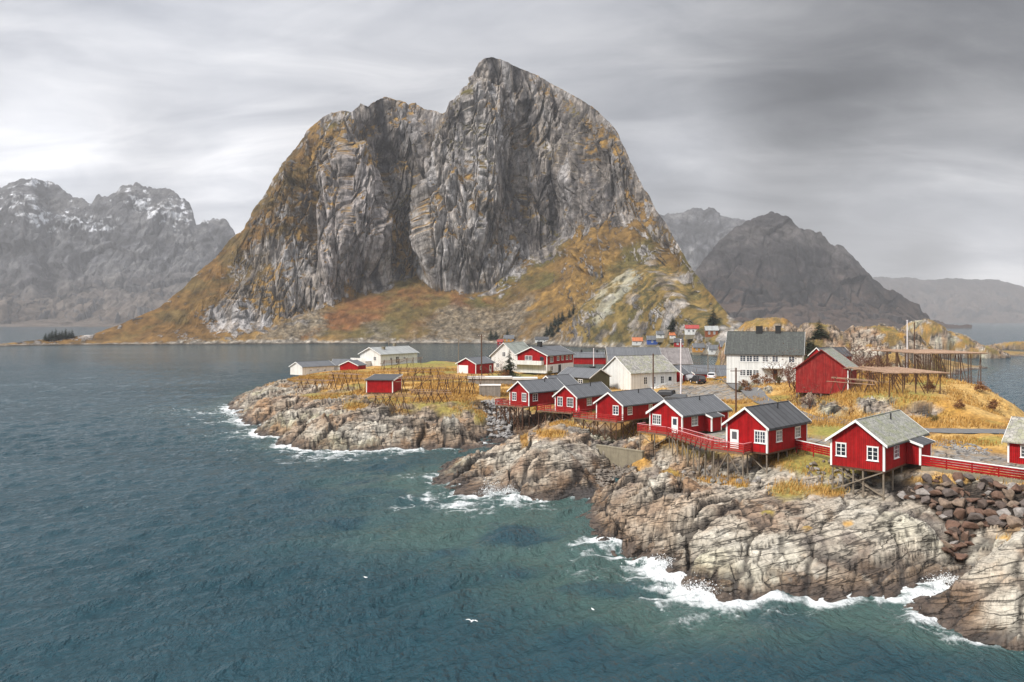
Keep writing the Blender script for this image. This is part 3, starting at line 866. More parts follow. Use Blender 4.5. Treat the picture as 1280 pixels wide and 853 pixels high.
def main_col(P, PX, PY, N, d):
    X, Y, Z = P[..., 0], P[..., 1], P[..., 2]
    n1 = fbm(X / 26, Y / 26, Z / 26, o=6, s=101, rough=.6)
    n2 = fbm(X / 80, Y / 80, Z / 80, o=4, s=102)
    n3 = fbm(X / 6, Y / 6, Z / 6, o=4, s=103, rough=.65)
    st = fbm(X / 9 + Z / 60, Y / 30, Z / 75, o=5, s=104, rough=.6)
    jx = PX + 60 * (n1 - .5) + 34 * (n3 - .5); jy = PY + 46 * (n2 - .5) + 22 * (n1 - .5)
    c = np.empty(X.shape + (3,), np.float32); c[:] = (.285, .25, .22)
    c = clerp(c, (.36, .34, .33), sstep(.50, .66, st))
    c = clerp(c, (.075, .07, .072), sstep(.49, .34, st) * .9)
    c = clerp(c, (.17, .13, .085), sstep(.55, .68, n1) * .6)
    # paler clean slabs, darker faces
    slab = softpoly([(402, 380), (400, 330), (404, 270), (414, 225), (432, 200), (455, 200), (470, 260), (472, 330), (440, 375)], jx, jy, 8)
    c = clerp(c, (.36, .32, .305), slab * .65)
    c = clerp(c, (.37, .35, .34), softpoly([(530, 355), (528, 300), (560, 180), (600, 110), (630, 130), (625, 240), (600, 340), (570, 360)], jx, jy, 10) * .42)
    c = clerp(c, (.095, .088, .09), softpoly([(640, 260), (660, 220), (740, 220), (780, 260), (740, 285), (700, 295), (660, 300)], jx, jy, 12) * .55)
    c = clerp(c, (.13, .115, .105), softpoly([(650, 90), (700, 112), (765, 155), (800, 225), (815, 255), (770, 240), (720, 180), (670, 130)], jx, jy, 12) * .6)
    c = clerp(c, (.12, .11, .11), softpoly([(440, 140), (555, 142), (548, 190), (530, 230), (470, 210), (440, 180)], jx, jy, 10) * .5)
    ln = ridged(X / 13 + Z / 50 + .7 * n1, Y / 30, Z / 70, o=4, s=115)
    c = clerp(c, (.035, .033, .034), sstep(.72, .90, ln) * .6)
    ln2 = ridged(X / 24 - Z / 45 + .8 * n1, Y / 40, Z / 38, o=4, s=116)
    c = clerp(c, (.05, .045, .043), sstep(.76, .92, ln2) * .5)
    rc = c * (.55 + .72 * n3[..., None])
    # vegetation colours: rust, ochre, olive, yellow-green
    v = np.empty_like(c); v[:] = (.135, .080, .026)
    v = clerp(v, (.21, .125, .036), sstep(.48, .64, n1))
    v = clerp(v, (.085, .072, .022), sstep(.50, .36, n2 * .6 + n1 * .4) * .95)
    rust = softpoly([(380, 430), (420, 392), (500, 348), (540, 368), (620, 370), (560, 400), (500, 430)], jx, jy, 10)
    v = clerp(v, (.15, .066, .024), np.clip(rust * 1.0, 0, 1) * sstep(.40, .58, n1))
    v = clerp(v, (.10, .088, .03), rust * sstep(.52, .62, n2) * .7)
    ofoot = softpoly([(690, 432), (735, 375), (800, 322), (850, 335), (935, 405), (940, 460), (690, 460)], jx, jy, 10)
    v = clerp(v, (.165, .115, .038), ofoot * .8)
    v = clerp(v, (.075, .068, .025), ofoot * sstep(.54, .42, n3) * .8)
    v = clerp(v, (.20, .115, .03), ofoot * sstep(.54, .62, n2) * .7)
    lf = softpoly([(0, 440), (150, 405), (250, 338), (300, 292), (390, 160), (400, 200), (392, 260), (360, 330), (300, 400), (280, 432)], jx, jy, 10)
    v = clerp(v, (.14, .075, .024), lf * .65)
    v = clerp(v, (.07, .055, .022), lf * sstep(.50, .62, n1) * .7)
    v = v * (.30 + 1.2 * n3[..., None])
    # where plants grow: zones jittered by noise, plus ledges
    ledge = sstep(.30, .62, N[..., 2])
    veg = np.zeros_like(X)
    for poly, s in (([(0, 445), (100, 425), (150, 405), (250, 335), (330, 245), (395, 150), (440, 138), (440, 170), (410, 200), (396, 260), (398, 330), (350, 330), (300, 372), (250, 400), (280, 440)], .95),
                    ([(470, 190), (530, 190), (535, 250), (522, 350), (480, 350), (476, 260)], .68), ([(560, 130), (590, 100), (600, 130), (612, 200), (625, 230), (600, 260), (575, 200), (552, 190)], .62),
                    ([(330, 440), (405, 388), (520, 343), (545, 366), (620, 364), (660, 330), (700, 298), (760, 284), (820, 270), (835, 280), (940, 405), (940, 470), (640, 470)], 1.0),
                    ([(600, 70), (640, 78), (720, 120), (770, 160), (800, 225), (785, 225), (740, 160), (680, 108), (630, 92)], .62), ([(240, 445), (300, 405), (400, 390), (330, 440)], .7),
                    ([(560, 345), (640, 330), (680, 300), (700, 300), (640, 352)], .55), ([(790, 225), (850, 315), (800, 285), (770, 265)], .6)):
        veg = np.maximum(veg, s * softpoly(poly, jx, jy, 10))
    rockpatch = softpoly([(250, 432), (260, 400), (290, 350), (330, 320), (395, 300), (400, 380), (340, 425)], jx, jy, 12)
    veg = veg * (1 - .55 * rockpatch)
    veg = np.maximum(veg, .38)
    veg = sstep(.46, .60, veg * .56 + ledge * .30 + (n3 - .5) * .85 + (n1 - .5) * .75)
    veg = veg * (1 - .75 * ofoot * sstep(.55, .66, fbm(X / 12, Y / 12, Z / 12, o=4, s=107)))
    c = rc + (v - rc) * veg[..., None]
    # grey lichen-pale rocks on the right foot
    strip = softpoly([(735, 402), (748, 385), (790, 345), (800, 348), (775, 385), (752, 400)], jx, jy, 5)
    c = clerp(c, (.36, .35, .28), strip * .6)
    # scree fans
    scree = np.zeros_like(X)
    for poly in ([(325, 432), (350, 412), (398, 390), (422, 396), (400, 415), (385, 432)], [(505, 432), (545, 400), (570, 384), (620, 390), (650, 368), (672, 372), (655, 400), (640, 432)], [(430, 432), (470, 405), (490, 408), (470, 432)], [(650, 432), (680, 405), (700, 420), (700, 440)]):
        scree = np.maximum(scree, softpoly(poly, PX + 60 * (n1 - .5) + 30 * (n3 - .5), PY + 26 * (n1 - .5) + 16 * (n3 - .5), 9))
    sc_c = np.empty_like(c); sc_c[:] = (.150, .130, .10); sc_c *= (.45 + 1.1 * vnoise(X / 2.2, Y / 2.2, Z / 2.2, 110))[..., None]
    scm = np.clip(scree * sstep(.30, .46, n1 * .6 + n3 * .4), 0, 1)
    c = c + (sc_c - c) * scm[..., None] * .75
    # boulder shore
    bsk = lerp(.35, 1.0, sstep(80, 300, PX))
    bs = sstep(4.6 * bsk, 1.6 * bsk, Z + 8 * bsk * (n3 - .5))
    bc = np.empty_like(c); bc[:] = (.25, .225, .19); bc *= (.4 + 1.2 * vnoise(X / 2.5, Y / 2.5, Z / 2.5, 111))[..., None]
    c = c + (bc - c) * (bs * .9)[..., None]
    c = clerp(c, (.05, .04, .03), sstep(1.4, .3, Z))
    return c, veg * (1 - scm) * (1 - bs)


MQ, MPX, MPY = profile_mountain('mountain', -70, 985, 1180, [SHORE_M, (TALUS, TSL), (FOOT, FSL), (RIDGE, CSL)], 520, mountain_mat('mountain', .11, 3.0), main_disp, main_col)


def on_mountain(px, py):
    """point of the mountain's surface seen at a photo pixel"""
    X, Y, Z = MQ[..., 0], MQ[..., 1], MQ[..., 2]
    d = (640 + 1000 * X / Y - px) ** 2 + (400 + 1000 * (CAM_Z - Z) / Y - py) ** 2
    k = np.argmin(np.where(d < max(1.0, d.min() * 1.01), Y, 1e9))
    i, j = np.unravel_index(k, d.shape)
    return tuple(MQ[i, j])


def far_disp(s, A, ridge=None):
    def f(P, PX, PY, N):
        X, Y, Z = P[..., 0], P[..., 1], P[..., 2]
        wx = X + 60 * (fbm(X / 200, Y / 200, Z / 200, o=3, s=s) - .5)
        d = A * 60 * (ridged(wx / 260, Y / 500, Z / 600, o=4, s=s + 1) - .45)
        d += A * 28 * (ridged(wx / 90 + Z / 300, Y / 200, Z / 260, o=4, s=s + 3) - .45)
        d += A * 12 * (ridged(wx / 32 - Z / 120, Y / 80, Z / 90, o=4, s=s + 5) - .45)
        d += A * 7 * (fbm(X / 25, Y / 25, Z / 25, o=4, s=s + 7) - .5)
        fv, fe = facets(wx / 110, Y / 150, Z / 260, s + 8); fv2, fe2 = facets(wx / 40 + Z / 300, Y / 60, Z / 110, s + 9)
        d = .85 * d + A * (26 * fv + 8 * fv2 - 6 * sstep(.10, 0, fe2))
        if ridge: d *= lerp(.12, 1.0, sstep(0, 40, PY - ridge(PX)))
        return d
    return f


def left_col(P, PX, PY, N, d):
    X, Y, Z = P[..., 0], P[..., 1], P[..., 2]
    n1 = fbm(X / 70, Y / 70, Z / 70, o=5, s=201, rough=.6); n3 = fbm(X / 18, Y / 18, Z / 18, o=4, s=203, rough=.6)
    c = np.empty(X.shape + (3,), np.float32); c[:] = (.062, .062, .068)
    c = clerp(c, (.10, .098, .10), sstep(.5, .65, n1)); c = clerp(c, (.028, .028, .030), sstep(.48, .36, n1))
    v = sstep(.25, .6, N[..., 2] + (n1 - .5)) * sstep(330, 400, PY)
    c = clerp(c, (.085, .060, .040), v * .7)
    ds = np.minimum(polydist([(165, 238), (200, 272), (228, 268)], PX, PY, False) / 16, np.minimum(polydist([(20, 250), (60, 285), (130, 288)], PX, PY, False) / 18, polydist([(40, 228), (60, 232)], PX, PY, False) / 7))
    snow = .5 * (PX < 420) * sstep(.655, .70, n3 * .55 + .45 * fbm(X / 40, Y / 40, Z / 14, o=4, s=207) + .17 * sstep(1.4, .2, ds) - .05 * sstep(.55, .9, np.abs(N[..., 0])) - .2 * sstep(275, 320, PY))
    c = clerp(c, (.82, .84, .88), snow * .95)
    return c, v


def right_col(P, PX, PY, N, d):
    X, Y, Z = P[..., 0], P[..., 1], P[..., 2]
    n1 = fbm(X / 80, Y / 80, Z / 80, o=5, s=301, rough=.6); n3 = fbm(X / 18, Y / 18, Z / 18, o=4, s=303, rough=.6)
    c = np.empty(X.shape + (3,), np.float32); c[:] = (.030, .027, .028)
    c = clerp(c, (.060, .054, .052), sstep(.5, .65, n1)); c = clerp(c, (.018, .017, .018), sstep(.48, .36, n1))
    v = sstep(.35, .7, N[..., 2] + (n1 - .5)) * sstep(320, 395, PY)
    c = clerp(c, (.052, .032, .022), v * .75)
    c = c * (.7 + .6 * n3[..., None])
    return c, v


M_FAR = mountain_mat('far_mountain', .03, 9.0)
L_RIDGE = jag(fn([(-190, 250), (-60, 240), (0, 236), (20, 229), (40, 224), (55, 225), (75, 232), (90, 240), (100, 245), (115, 258), (122, 246), (140, 241), (150, 235), (165, 229), (175, 229), (185, 233), (200, 238), (212, 236), (225, 242), (235, 250), (241, 265), (243, 280), (255, 275), (262, 274), (275, 278), (285, 280), (296, 295), (330, 330), (420, 380)]), 2.4, 531)
profile_mountain('left_range', -190, 420, 620, [fn([(-190, 2300), (420, 2300)]), (fn([(-190, 408), (0, 406), (60, 403), (150, 404), (420, 404)]), .03), (fn([(-190, 350), (0, 365), (40, 385), (120, 372), (200, 365), (300, 360), (420, 370)]), .32),
    (L_RIDGE, 1.15)],
    330, M_FAR, far_disp(210, 1.15, L_RIDGE), left_col, back=(600, .3))
R_FRONT = jag(fn([(760, 400), (830, 372), (860, 350), (880, 325), (900, 303), (918, 286), (936, 274), (946, 268), (956, 265.6), (971, 266), (985, 269), (993, 274), (999, 284), (1012, 286), (1024, 288), (1031, 297), (1038, 305), (1049, 307), (1061, 317), (1077, 337), (1092, 350), (1112, 362), (1131, 372), (1149, 383), (1152, 392), (1162, 400), (1190, 405.5), (1215, 409.5)]), 1.9, 559)
R_BACK = jag(fn([(740, 270), (800, 262), (815, 266), (830, 268), (845, 266), (862, 263), (872, 259), (880, 265), (891, 260.5), (900, 265), (917, 272), (930, 276), (960, 290), (1000, 320), (1040, 360), (1080, 395)]), 1.6, 556)
profile_mountain('right_range', 760, 1215, 560, [fn([(760, 1500), (1000, 1500), (1110, 1560), (1160, 1750), (1215, 1900)]), (fn([(760, 404), (1000, 399), (1080, 401), (1160, 404), (1200, 407), (1215, 410.5)]), .10), (fn([(760, 402), (830, 390), (860, 388), (960, 388), (1050, 390), (1110, 391), (1150, 401), (1190, 406), (1215, 410)]), .16),
    (R_FRONT, fn([(760, .7), (900, 1.0), (1000, 1.2), (1120, .9), (1150, .6), (1215, .3)]))], 340, M_FAR, far_disp(310, .8, R_FRONT), right_col, back=(500, .4))
profile_mountain('right_back_ridge', 740, 1080, 300, [fn([(740, 2900), (1080, 2900)]), (fn([(740, 380), (1080, 398)]), .35), (R_BACK, 1.0)], 200, M_FAR, far_disp(350, 1.2, R_BACK), left_col, back=(700, .3))
D_RIDGE = jag(fn([(1020, 345), (1060, 345), (1100, 346), (1150, 349), (1200, 347), (1240, 350), (1262, 353), (1280, 359), (1330, 368), (1400, 380), (1480, 392)]), 0.8, 515)
profile_mountain('distant_range', 1020, 1480, 300, [fn([(1020, 5200), (1480, 5200)]), (fn([(1020, 385), (1480, 388)]), .35), (D_RIDGE, .7)],
    140, M_FAR, far_disp(410, 1.6, D_RIDGE), right_col, back=(900, .3))


# ------------------------------------------------------------------ the air: far ranges fade to grey
def make_haze():
    me = bpy.data.meshes.new('haze')
    bm = bmesh.new()
    bmesh.ops.create_cube(bm, size=1.0)
    x0, x1, y0, y1, z0, z1 = -9000, 9000, -300, 9000, -14, 900
    for v in bm.verts:
        v.co = (x0 if v.co.x < 0 else x1, y0 if v.co.y < 0 else y1, z0 if v.co.z < 0 else z1)
    bm.to_mesh(me); bm.free()
    m = bpy.data.materials.new('haze'); m.use_nodes = True
    nt = m.node_tree; nt.nodes.clear()
    out = nt.nodes.new('ShaderNodeOutputMaterial')
    vol = nt.nodes.new('ShaderNodeVolumePrincipled')
    vol.inputs['Color'].default_value = (.96, .97, 1.0, 1)
    vol.inputs['Density'].default_value = HAZE
    vol.inputs['Anisotropy'].default_value = 0.0
    LK(nt, vol.outputs[0], out.inputs['Volume'])
    me.materials.append(m)
    o = link('haze', me)
    tag(o, kind='stuff')


HAZE = 0.00010
make_haze()


# ------------------------------------------------------------------ materials for built things
_mats = {}


def mat(name, col, rough=.7, var=.25, scale=3.0, boards=None, ribs=None, bump=.3, metal=0.0, spec=.4, streak=0.0, dirt=None):
    """painted / weathered surface: base colour with noise, optional vertical boards or roof ribs (object space)"""
    if name in _mats: return _mats[name]
    m = bpy.data.materials.new(name); m.use_nodes = True; _mats[name] = m
    nt = m.node_tree; bs = nt.nodes['Principled BSDF']
    tc = nt.nodes.new('ShaderNodeTexCoord')
    n = NN(nt, 'ShaderNodeTexNoise', Scale=scale, Detail=6.0, Roughness=.65)
    LK(nt, tc.outputs['Object'], n.inputs['Vector'])
    f = ramp(nt, n.outputs['Fac'], [(.3, 1 - var), (.7, 1 + var)])
    c = mix(nt, 1.0, col, f, 'MULTIPLY')
    h = n.outputs['Fac']
    if boards or ribs:
        sep = nt.nodes.new('ShaderNodeSeparateXYZ'); LK(nt, tc.outputs['Object'], sep.inputs[0])
        k = boards or ribs
        a = math_node(nt, 'ADD', sep.outputs[0], sep.outputs[1]) if boards else sep.outputs[0]
        t = math_node(nt, 'MULTIPLY', a, 1.0 / k)
        fr = math_node(nt, 'FRACT', t)
        groove = ramp(nt, fr, [(0, 0.0), (.10, 0.0), (.2, 1.0), (.85, 1.0), (.97, 0.0)])
        wn = NN(nt, 'ShaderNodeTexWhiteNoise', noise_dimensions='1D')
        LK(nt, math_node(nt, 'FLOOR', t), wn.inputs['W'])
        bv = ramp(nt, wn.outputs['Value'], [(0, .86), (1, 1.10)])
        c = mix(nt, 1.0, c, bv, 'MULTIPLY')
        c = mix(nt, 1.0, c, ramp(nt, groove, [(0, .62), (1, 1.0)]), 'MULTIPLY')
        h = math_node(nt, 'ADD', math_node(nt, 'MULTIPLY', n.outputs['Fac'], .25), groove)
    if streak:
        mp = NN(nt, 'ShaderNodeMapping'); mp.inputs['Scale'].default_value = (2.5, 2.5, .25)
        LK(nt, tc.outputs['Object'], mp.inputs['Vector'])
        sn = NN(nt, 'ShaderNodeTexNoise', Scale=1.4, Detail=5.0, Roughness=.7)
        LK(nt, mp.outputs[0], sn.inputs['Vector'])
        c = mix(nt, math_node(nt, 'MULTIPLY', ramp(nt, sn.outputs['Fac'], [(.5, 0.0), (.7, 1.0)]), streak), c, dirt or (.1, .08, .07))
    LK(nt, c, bs.inputs['Base Color'])
    bs.inputs['Roughness'].default_value = rough
    bs.inputs['Metallic'].default_value = metal
    bs.inputs['Specular IOR Level'].default_value = spec
    bp = NN(nt, 'ShaderNodeBump', Strength=bump, Distance=.03)
    LK(nt, h, bp.inputs['Height']); LK(nt, bp.outputs[0], bs.inputs['Normal'])
    return m


def stone_roof(name, c1, c2, c3):
    if name in _mats: return _mats[name]
    m = bpy.data.materials.new(name); m.use_nodes = True; _mats[name] = m
    nt = m.node_tree; bs = nt.nodes['Principled BSDF']
    tc = nt.nodes.new('ShaderNodeTexCoord')
    v = NN(nt, 'ShaderNodeTexVoronoi', Scale=2.6, Randomness=.7)
    LK(nt, tc.outputs['Object'], v.inputs['Vector'])
    e = NN(nt, 'ShaderNodeTexVoronoi', feature='DISTANCE_TO_EDGE', Scale=2.6, Randomness=.7)
    LK(nt, tc.outputs['Object'], e.inputs['Vector'])
    n = NN(nt, 'ShaderNodeTexNoise', Scale=.9, Detail=6.0, Roughness=.7)
    LK(nt, tc.outputs['Object'], n.inputs['Vector'])
    sep = nt.nodes.new('ShaderNodeSeparateColor'); LK(nt, v.outputs['Color'], sep.inputs[0])
    c = mix(nt, sep.outputs[0], c1, c2)
    c = mix(nt, ramp(nt, n.outputs['Fac'], [(.46, 0.0), (.62, .9)]), c, c3)
    c = mix(nt, 1.0, c, ramp(nt, e.outputs['Distance'], [(0, .45), (.07, 1.0)]), 'MULTIPLY')
    LK(nt, c, bs.inputs['Base Color']); bs.inputs['Roughness'].default_value = .85
    bp = NN(nt, 'ShaderNodeBump', Strength=.7, Distance=.06)
    LK(nt, math_node(nt, 'ADD', e.outputs['Distance'], sep.outputs[1]), bp.inputs['Height']); LK(nt, bp.outputs[0], bs.inputs['Normal'])
    return m


RED = mat('red boards', (.36, .0075, .010), .7, .28, 1.2, boards=.18, bump=.7, spec=.15, streak=.35, dirt=(.20, .010, .011))
RED_B = mat('red boards faded', (.34, .012, .013), .75, .30, .9, boards=.19, bump=.7, spec=.12, streak=.6, dirt=(.19, .016, .015))
RED_C = mat('red boards deep', (.31, .007, .009), .7, .25, 1.5, boards=.17, bump=.7, spec=.15, streak=.4, dirt=(.15, .010, .010))
RED_OLD = mat('weathered red boards', (.27, .016, .014), .75, .3, 1.0, boards=.20, bump=.7, spec=.25, streak=.7, dirt=(.36, .075, .06))
WHITE = mat('white paint', (.80, .80, .78), .55, .06, 2.0, bump=.05)
WBOARD = mat('white boards', (.78, .78, .75), .6, .08, 1.0, boards=.22, bump=.45, streak=.12, dirt=(.6, .6, .57))
OLIVE = mat('olive boards', (.075, .068, .028), .7, .2, 1.0, boards=.2, bump=.5)
BLUE = mat('blue boards', (.035, .10, .38), .6, .15, 1.0, boards=.2, bump=.4)
OCHRE = mat('ochre boards', (.55, .26, .05), .7, .2, 1.0, boards=.2, bump=.4)
BROWN = mat('brown boards', (.25, .07, .02), .7, .25, 1.0, boards=.2, bump=.4)
ROOF = mat('grey sheet roof', (.115, .120, .128), .55, .16, 1.5, ribs=.55, bump=.45, streak=.25, dirt=(.18, .18, .18))
ROOF2 = mat('charcoal felt roof', (.070, .071, .075), .7, .15, 1.2, ribs=1.1, bump=.2)
ROOF3 = mat('dark tile roof', (.060, .064, .060), .75, .35, 2.5, ribs=.33, bump=.4, streak=.5, dirt=(.14, .15, .12))
ROOFL = mat('pale sheet roof', (.34, .35, .34), .6, .15, .6, ribs=.8, bump=.3, streak=.5, dirt=(.22, .22, .19))
ROOFG = mat('green grey roof', (.30, .32, .28), .6, .2, .5, ribs=.9, bump=.3, streak=.5, dirt=(.20, .2, .14))
ROOFW = mat('weathered plank roof', (.22, .20, .195), .8, .3, .6, ribs=.5, bump=.4, streak=.6, dirt=(.12, .09, .08))
ROOFO = mat('orange tile roof', (.50, .16, .06), .7, .2, 1.5, ribs=.4, bump=.3)
ROOFR = mat('red tile roof', (.36, .05, .04), .7, .2, 1.5, ribs=.4, bump=.3)
SLATE = stone_roof('mossy slate roof', (.23, .23, .205), (.35, .34, .30), (.25, .26, .16))
SLATE2 = stone_roof('lichen slate roof', (.20, .19, .18), (.40, .38, .34), (.30, .30, .20))
GLASS = mat('window glass', (.035, .042, .055), .06, .5, 1.5, bump=.05, spec=.6)
_nt = GLASS.node_tree; _bs = _nt.nodes['Principled BSDF']
_oi = _nt.nodes.new('ShaderNodeObjectInfo')
LK(_nt, ramp(_nt, _oi.outputs['Random'], [(0, (.02, .024, .032)), (.35, (.045, .055, .075)), (.62, (.07, .072, .08)), (.82, (.11, .11, .115))], 'CONSTANT'), _bs.inputs['Base Color'])
POLE = mat('tarred pole', (.092, .045, .025), .8, .4, 3.0, bump=.6)
POLEG = mat('grey pole', (.20, .165, .125), .85, .35, 3.0, bump=.6)
PLANK = mat('deck planks', (.21, .125, .075), .8, .35, 2.0, boards=.15, bump=.5)
REDRAIL = mat('red railing', (.35, .022, .018), .65, .25, 2.0, bump=.3)
PINK = mat('pink handrail', (.62, .24, .25), .6, .15, 2.0, bump=.1)
CONC = mat('concrete', (.235, .205, .145), .9, .22, 1.0, bump=.4, streak=.55, dirt=(.12, .10, .065))
CONCL = mat('pale concrete', (.62, .60, .57), .85, .15, 1.0, bump=.3)
GREYWOOD = mat('grey wood', (.27, .245, .215), .85, .25, 1.5, boards=.3, bump=.5)
BLACK = mat('black brick and opening shade', (.02, .02, .021), .7, .3, 4.0, bump=.3)
STEEL = mat('painted steel', (.74, .70, .72), .45, .08, 2.0, bump=.05)
RACKWOOD = mat('bleached rack poles', (.33, .215, .145), .85, .35, 2.0, bump=.5)
ASPH = mat('asphalt', (.135, .132, .13), .9, .25, 1.2, bump=.3)
GRAVEL = mat('pale gravel', (.27, .255, .24), .95, .35, 2.5, bump=.5)


# ------------------------------------------------------------------ mesh builder
class MB:
    def __init__(s): s.v = []; s.f = []; s.m = []

    def add(s, vs, fs, mi=0):
        o = len(s.v); s.v += [tuple(v) for v in vs]; s.f += [tuple(i + o for i in f) for f in fs]; s.m += [mi] * len(fs); return s

    def box(s, a, b, mi=0):
        x0, y0, z0 = a; x1, y1, z1 = b
        return s.add([(x0, y0, z0), (x1, y0, z0), (x1, y1, z0), (x0, y1, z0), (x0, y0, z1), (x1, y0, z1), (x1, y1, z1), (x0, y1, z1)],
                     [(0, 3, 2, 1), (4, 5, 6, 7), (0, 1, 5, 4), (1, 2, 6, 5), (2, 3, 7, 6), (3, 0, 4, 7)], mi)

    def beam(s, p, q, w, h=None, mi=0):
        """square bar from p to q"""
        p = Vector(p); q = Vector(q); d = (q - p)
        if d.length < 1e-6: return s
        d.normalize()
        up = Vector((0, 0, 1)) if abs(d.z) < .95 else Vector((0, 1, 0))
        a = d.cross(up).normalized() * (w / 2); b = a.cross(d).normalized() * ((h or w) / 2)
        vs = [p - a - b, p + a - b, p + a + b, p - a + b, q - a - b, q + a - b, q + a + b, q - a + b]
        return s.add(vs, [(0, 1, 2, 3), (7, 6, 5, 4), (4, 5, 1, 0), (5, 6, 2, 1), (6, 7, 3, 2), (7, 4, 0, 3)], mi)

    def tube(s, p, q, r0, r1=None, n=6, mi=0):
        p = Vector(p); q = Vector(q); d = (q - p)
        if d.length < 1e-6: return s
        d.normalize(); r1 = r0 if r1 is None else r1
        up = Vector((0, 0, 1)) if abs(d.z) < .95 else Vector((0, 1, 0))
        a = d.cross(up).normalized(); b = a.cross(d).normalized()
        vs = [p + (a * math.cos(6.28318 * i / n) + b * math.sin(6.28318 * i / n)) * r0 for i in range(n)] + [q + (a * math.cos(6.28318 * i / n) + b * math.sin(6.28318 * i / n)) * r1 for i in range(n)]
        fs = [(i, n + i, n + (i + 1) % n, (i + 1) % n) for i in range(n)] + [tuple(range(n)), tuple(range(2 * n - 1, n - 1, -1))]
        return s.add(vs, fs, mi)

    def prism_x(s, poly, x0, x1, mi=0):
        """convex (y,z) polygon, counter-clockwise seen from +x, extruded along x"""
        n = len(poly)
        vs = [(x0, y, z) for y, z in poly] + [(x1, y, z) for y, z in poly]
        fs = [tuple(range(n - 1, -1, -1)), tuple(range(n, 2 * n))] + [(i, (i + 1) % n, n + (i + 1) % n, n + i) for i in range(n)]
        return s.add(vs, fs, mi)

    def mesh(s, name, mats):
        me = bpy.data.meshes.new(name)
        me.from_pydata(s.v, [], s.f)
        for m in (mats if isinstance(mats, (list, tuple)) else [mats]): me.materials.append(m)
        if any(s.m): me.polygons.foreach_set('material_index', s.m)
        me.update()
        return me

    def build(s, name, mats, parent=None):
        return link(name, s.mesh(name, mats), parent)


_win = {}


def window(parent, face, u, v, ww, wh, dims, nx=2, ny=2, sash=True, frame=WHITE, flen=.09):
    """window (frame) with a glass pane as its child; v = sill height, u = centre from the left as seen"""
    w, l = dims
    key = (round(ww, 2), round(wh, 2), nx, ny, frame.name, flen)
    if key not in _win:
        b = MB(); t = flen; d = .05
        x0, x1, z0, z1 = -ww / 2, ww / 2, 0, wh
        b.box((x0, -d, z0), (x0 + t, 0, z1)); b.box((x1 - t, -d, z0), (x1, 0, z1))
        b.box((x0 + t, -d, z1 - t), (x1 - t, 0, z1)); b.box((x0 + t, -d, z0), (x1 - t, 0, z0 + t))
        b.box((x0 - .05, -d - .05, z0 - .05), (x1 + .05, 0, z0 - .002))
        b.box((x0 - .03, -d - .02, z1 + .002), (x1 + .03, 0, z1 + .05))
        iw = (ww - 2 * t) / nx
        for i in range(1, nx):
            xx = x0 + t + iw * i; th = .045 if (nx == 2 or i == nx / 2) else .028
            b.box((xx - th, -d + .012, z0 + t), (xx + th, -.004, z1 - t))
        ih = (wh - 2 * t) / ny
        for j in range(1, ny):
            zz = z0 + t + ih * j
            for i in range(nx):
                th = .02
                b.box((x0 + t + iw * i + .046, -d + .02, zz - th), (x0 + t + iw * (i + 1) - .046, -.008, zz + th))
        g = MB().box((x0 + t * .5, -.02, z0 + t * .5), (x1 - t * .5, .0, z1 - t * .5))
        _win[key] = (b.mesh('window', frame), g.mesh('pane', GLASS))
    fm, gm = _win[key]
    o = link('window', fm, parent); p = link('pane', gm, o)
    place_face(o, face, u, v, w, l)
    return o


def place_face(o, face, u, v, w, l):
    e = .002
    if face == 'side': o.location = (u, -e, v)
    elif face == 'gable': o.location = (-e, w - u, v); o.rotation_euler = (0, 0, R(-90))
    elif face == 'rear': o.location = (l + e, u, v); o.rotation_euler = (0, 0, R(90))
    elif face == 'far': o.location = (l - u, w + e, v); o.rotation_euler = (0, 0, R(180))


def door(parent, face, u, dims, ww=.95, wh=2.0, v=.05, colour=WHITE, glazed=True, panel=None):
    w, l = dims
    b = MB(); d = .05; t = .09
    b.box((-ww / 2, -d, 0), (-ww / 2 + t, 0, wh)); b.box((ww / 2 - t, -d, 0), (ww / 2, 0, wh)); b.box((-ww / 2 + t, -d, wh - t), (ww / 2 - t, 0, wh))
    b.box((-ww / 2 + t, -.025, 0), (ww / 2 - t, 0, wh - t), 1)
    o = b.build('door', [colour, panel or colour], parent)
    if glazed:
        MB().box((-ww / 2 + t + .12, -.036, wh * .5), (ww / 2 - t - .12, -.026, wh - t - .14)).build('pane', GLASS, o)
    MB().tube((ww / 2 - t - .08, -.025, wh * .47), (ww / 2 - t - .08, -.09, wh * .47), .018).build('handle', BLACK, o)
    place_face(o, face, u, v, w, l)
    return o


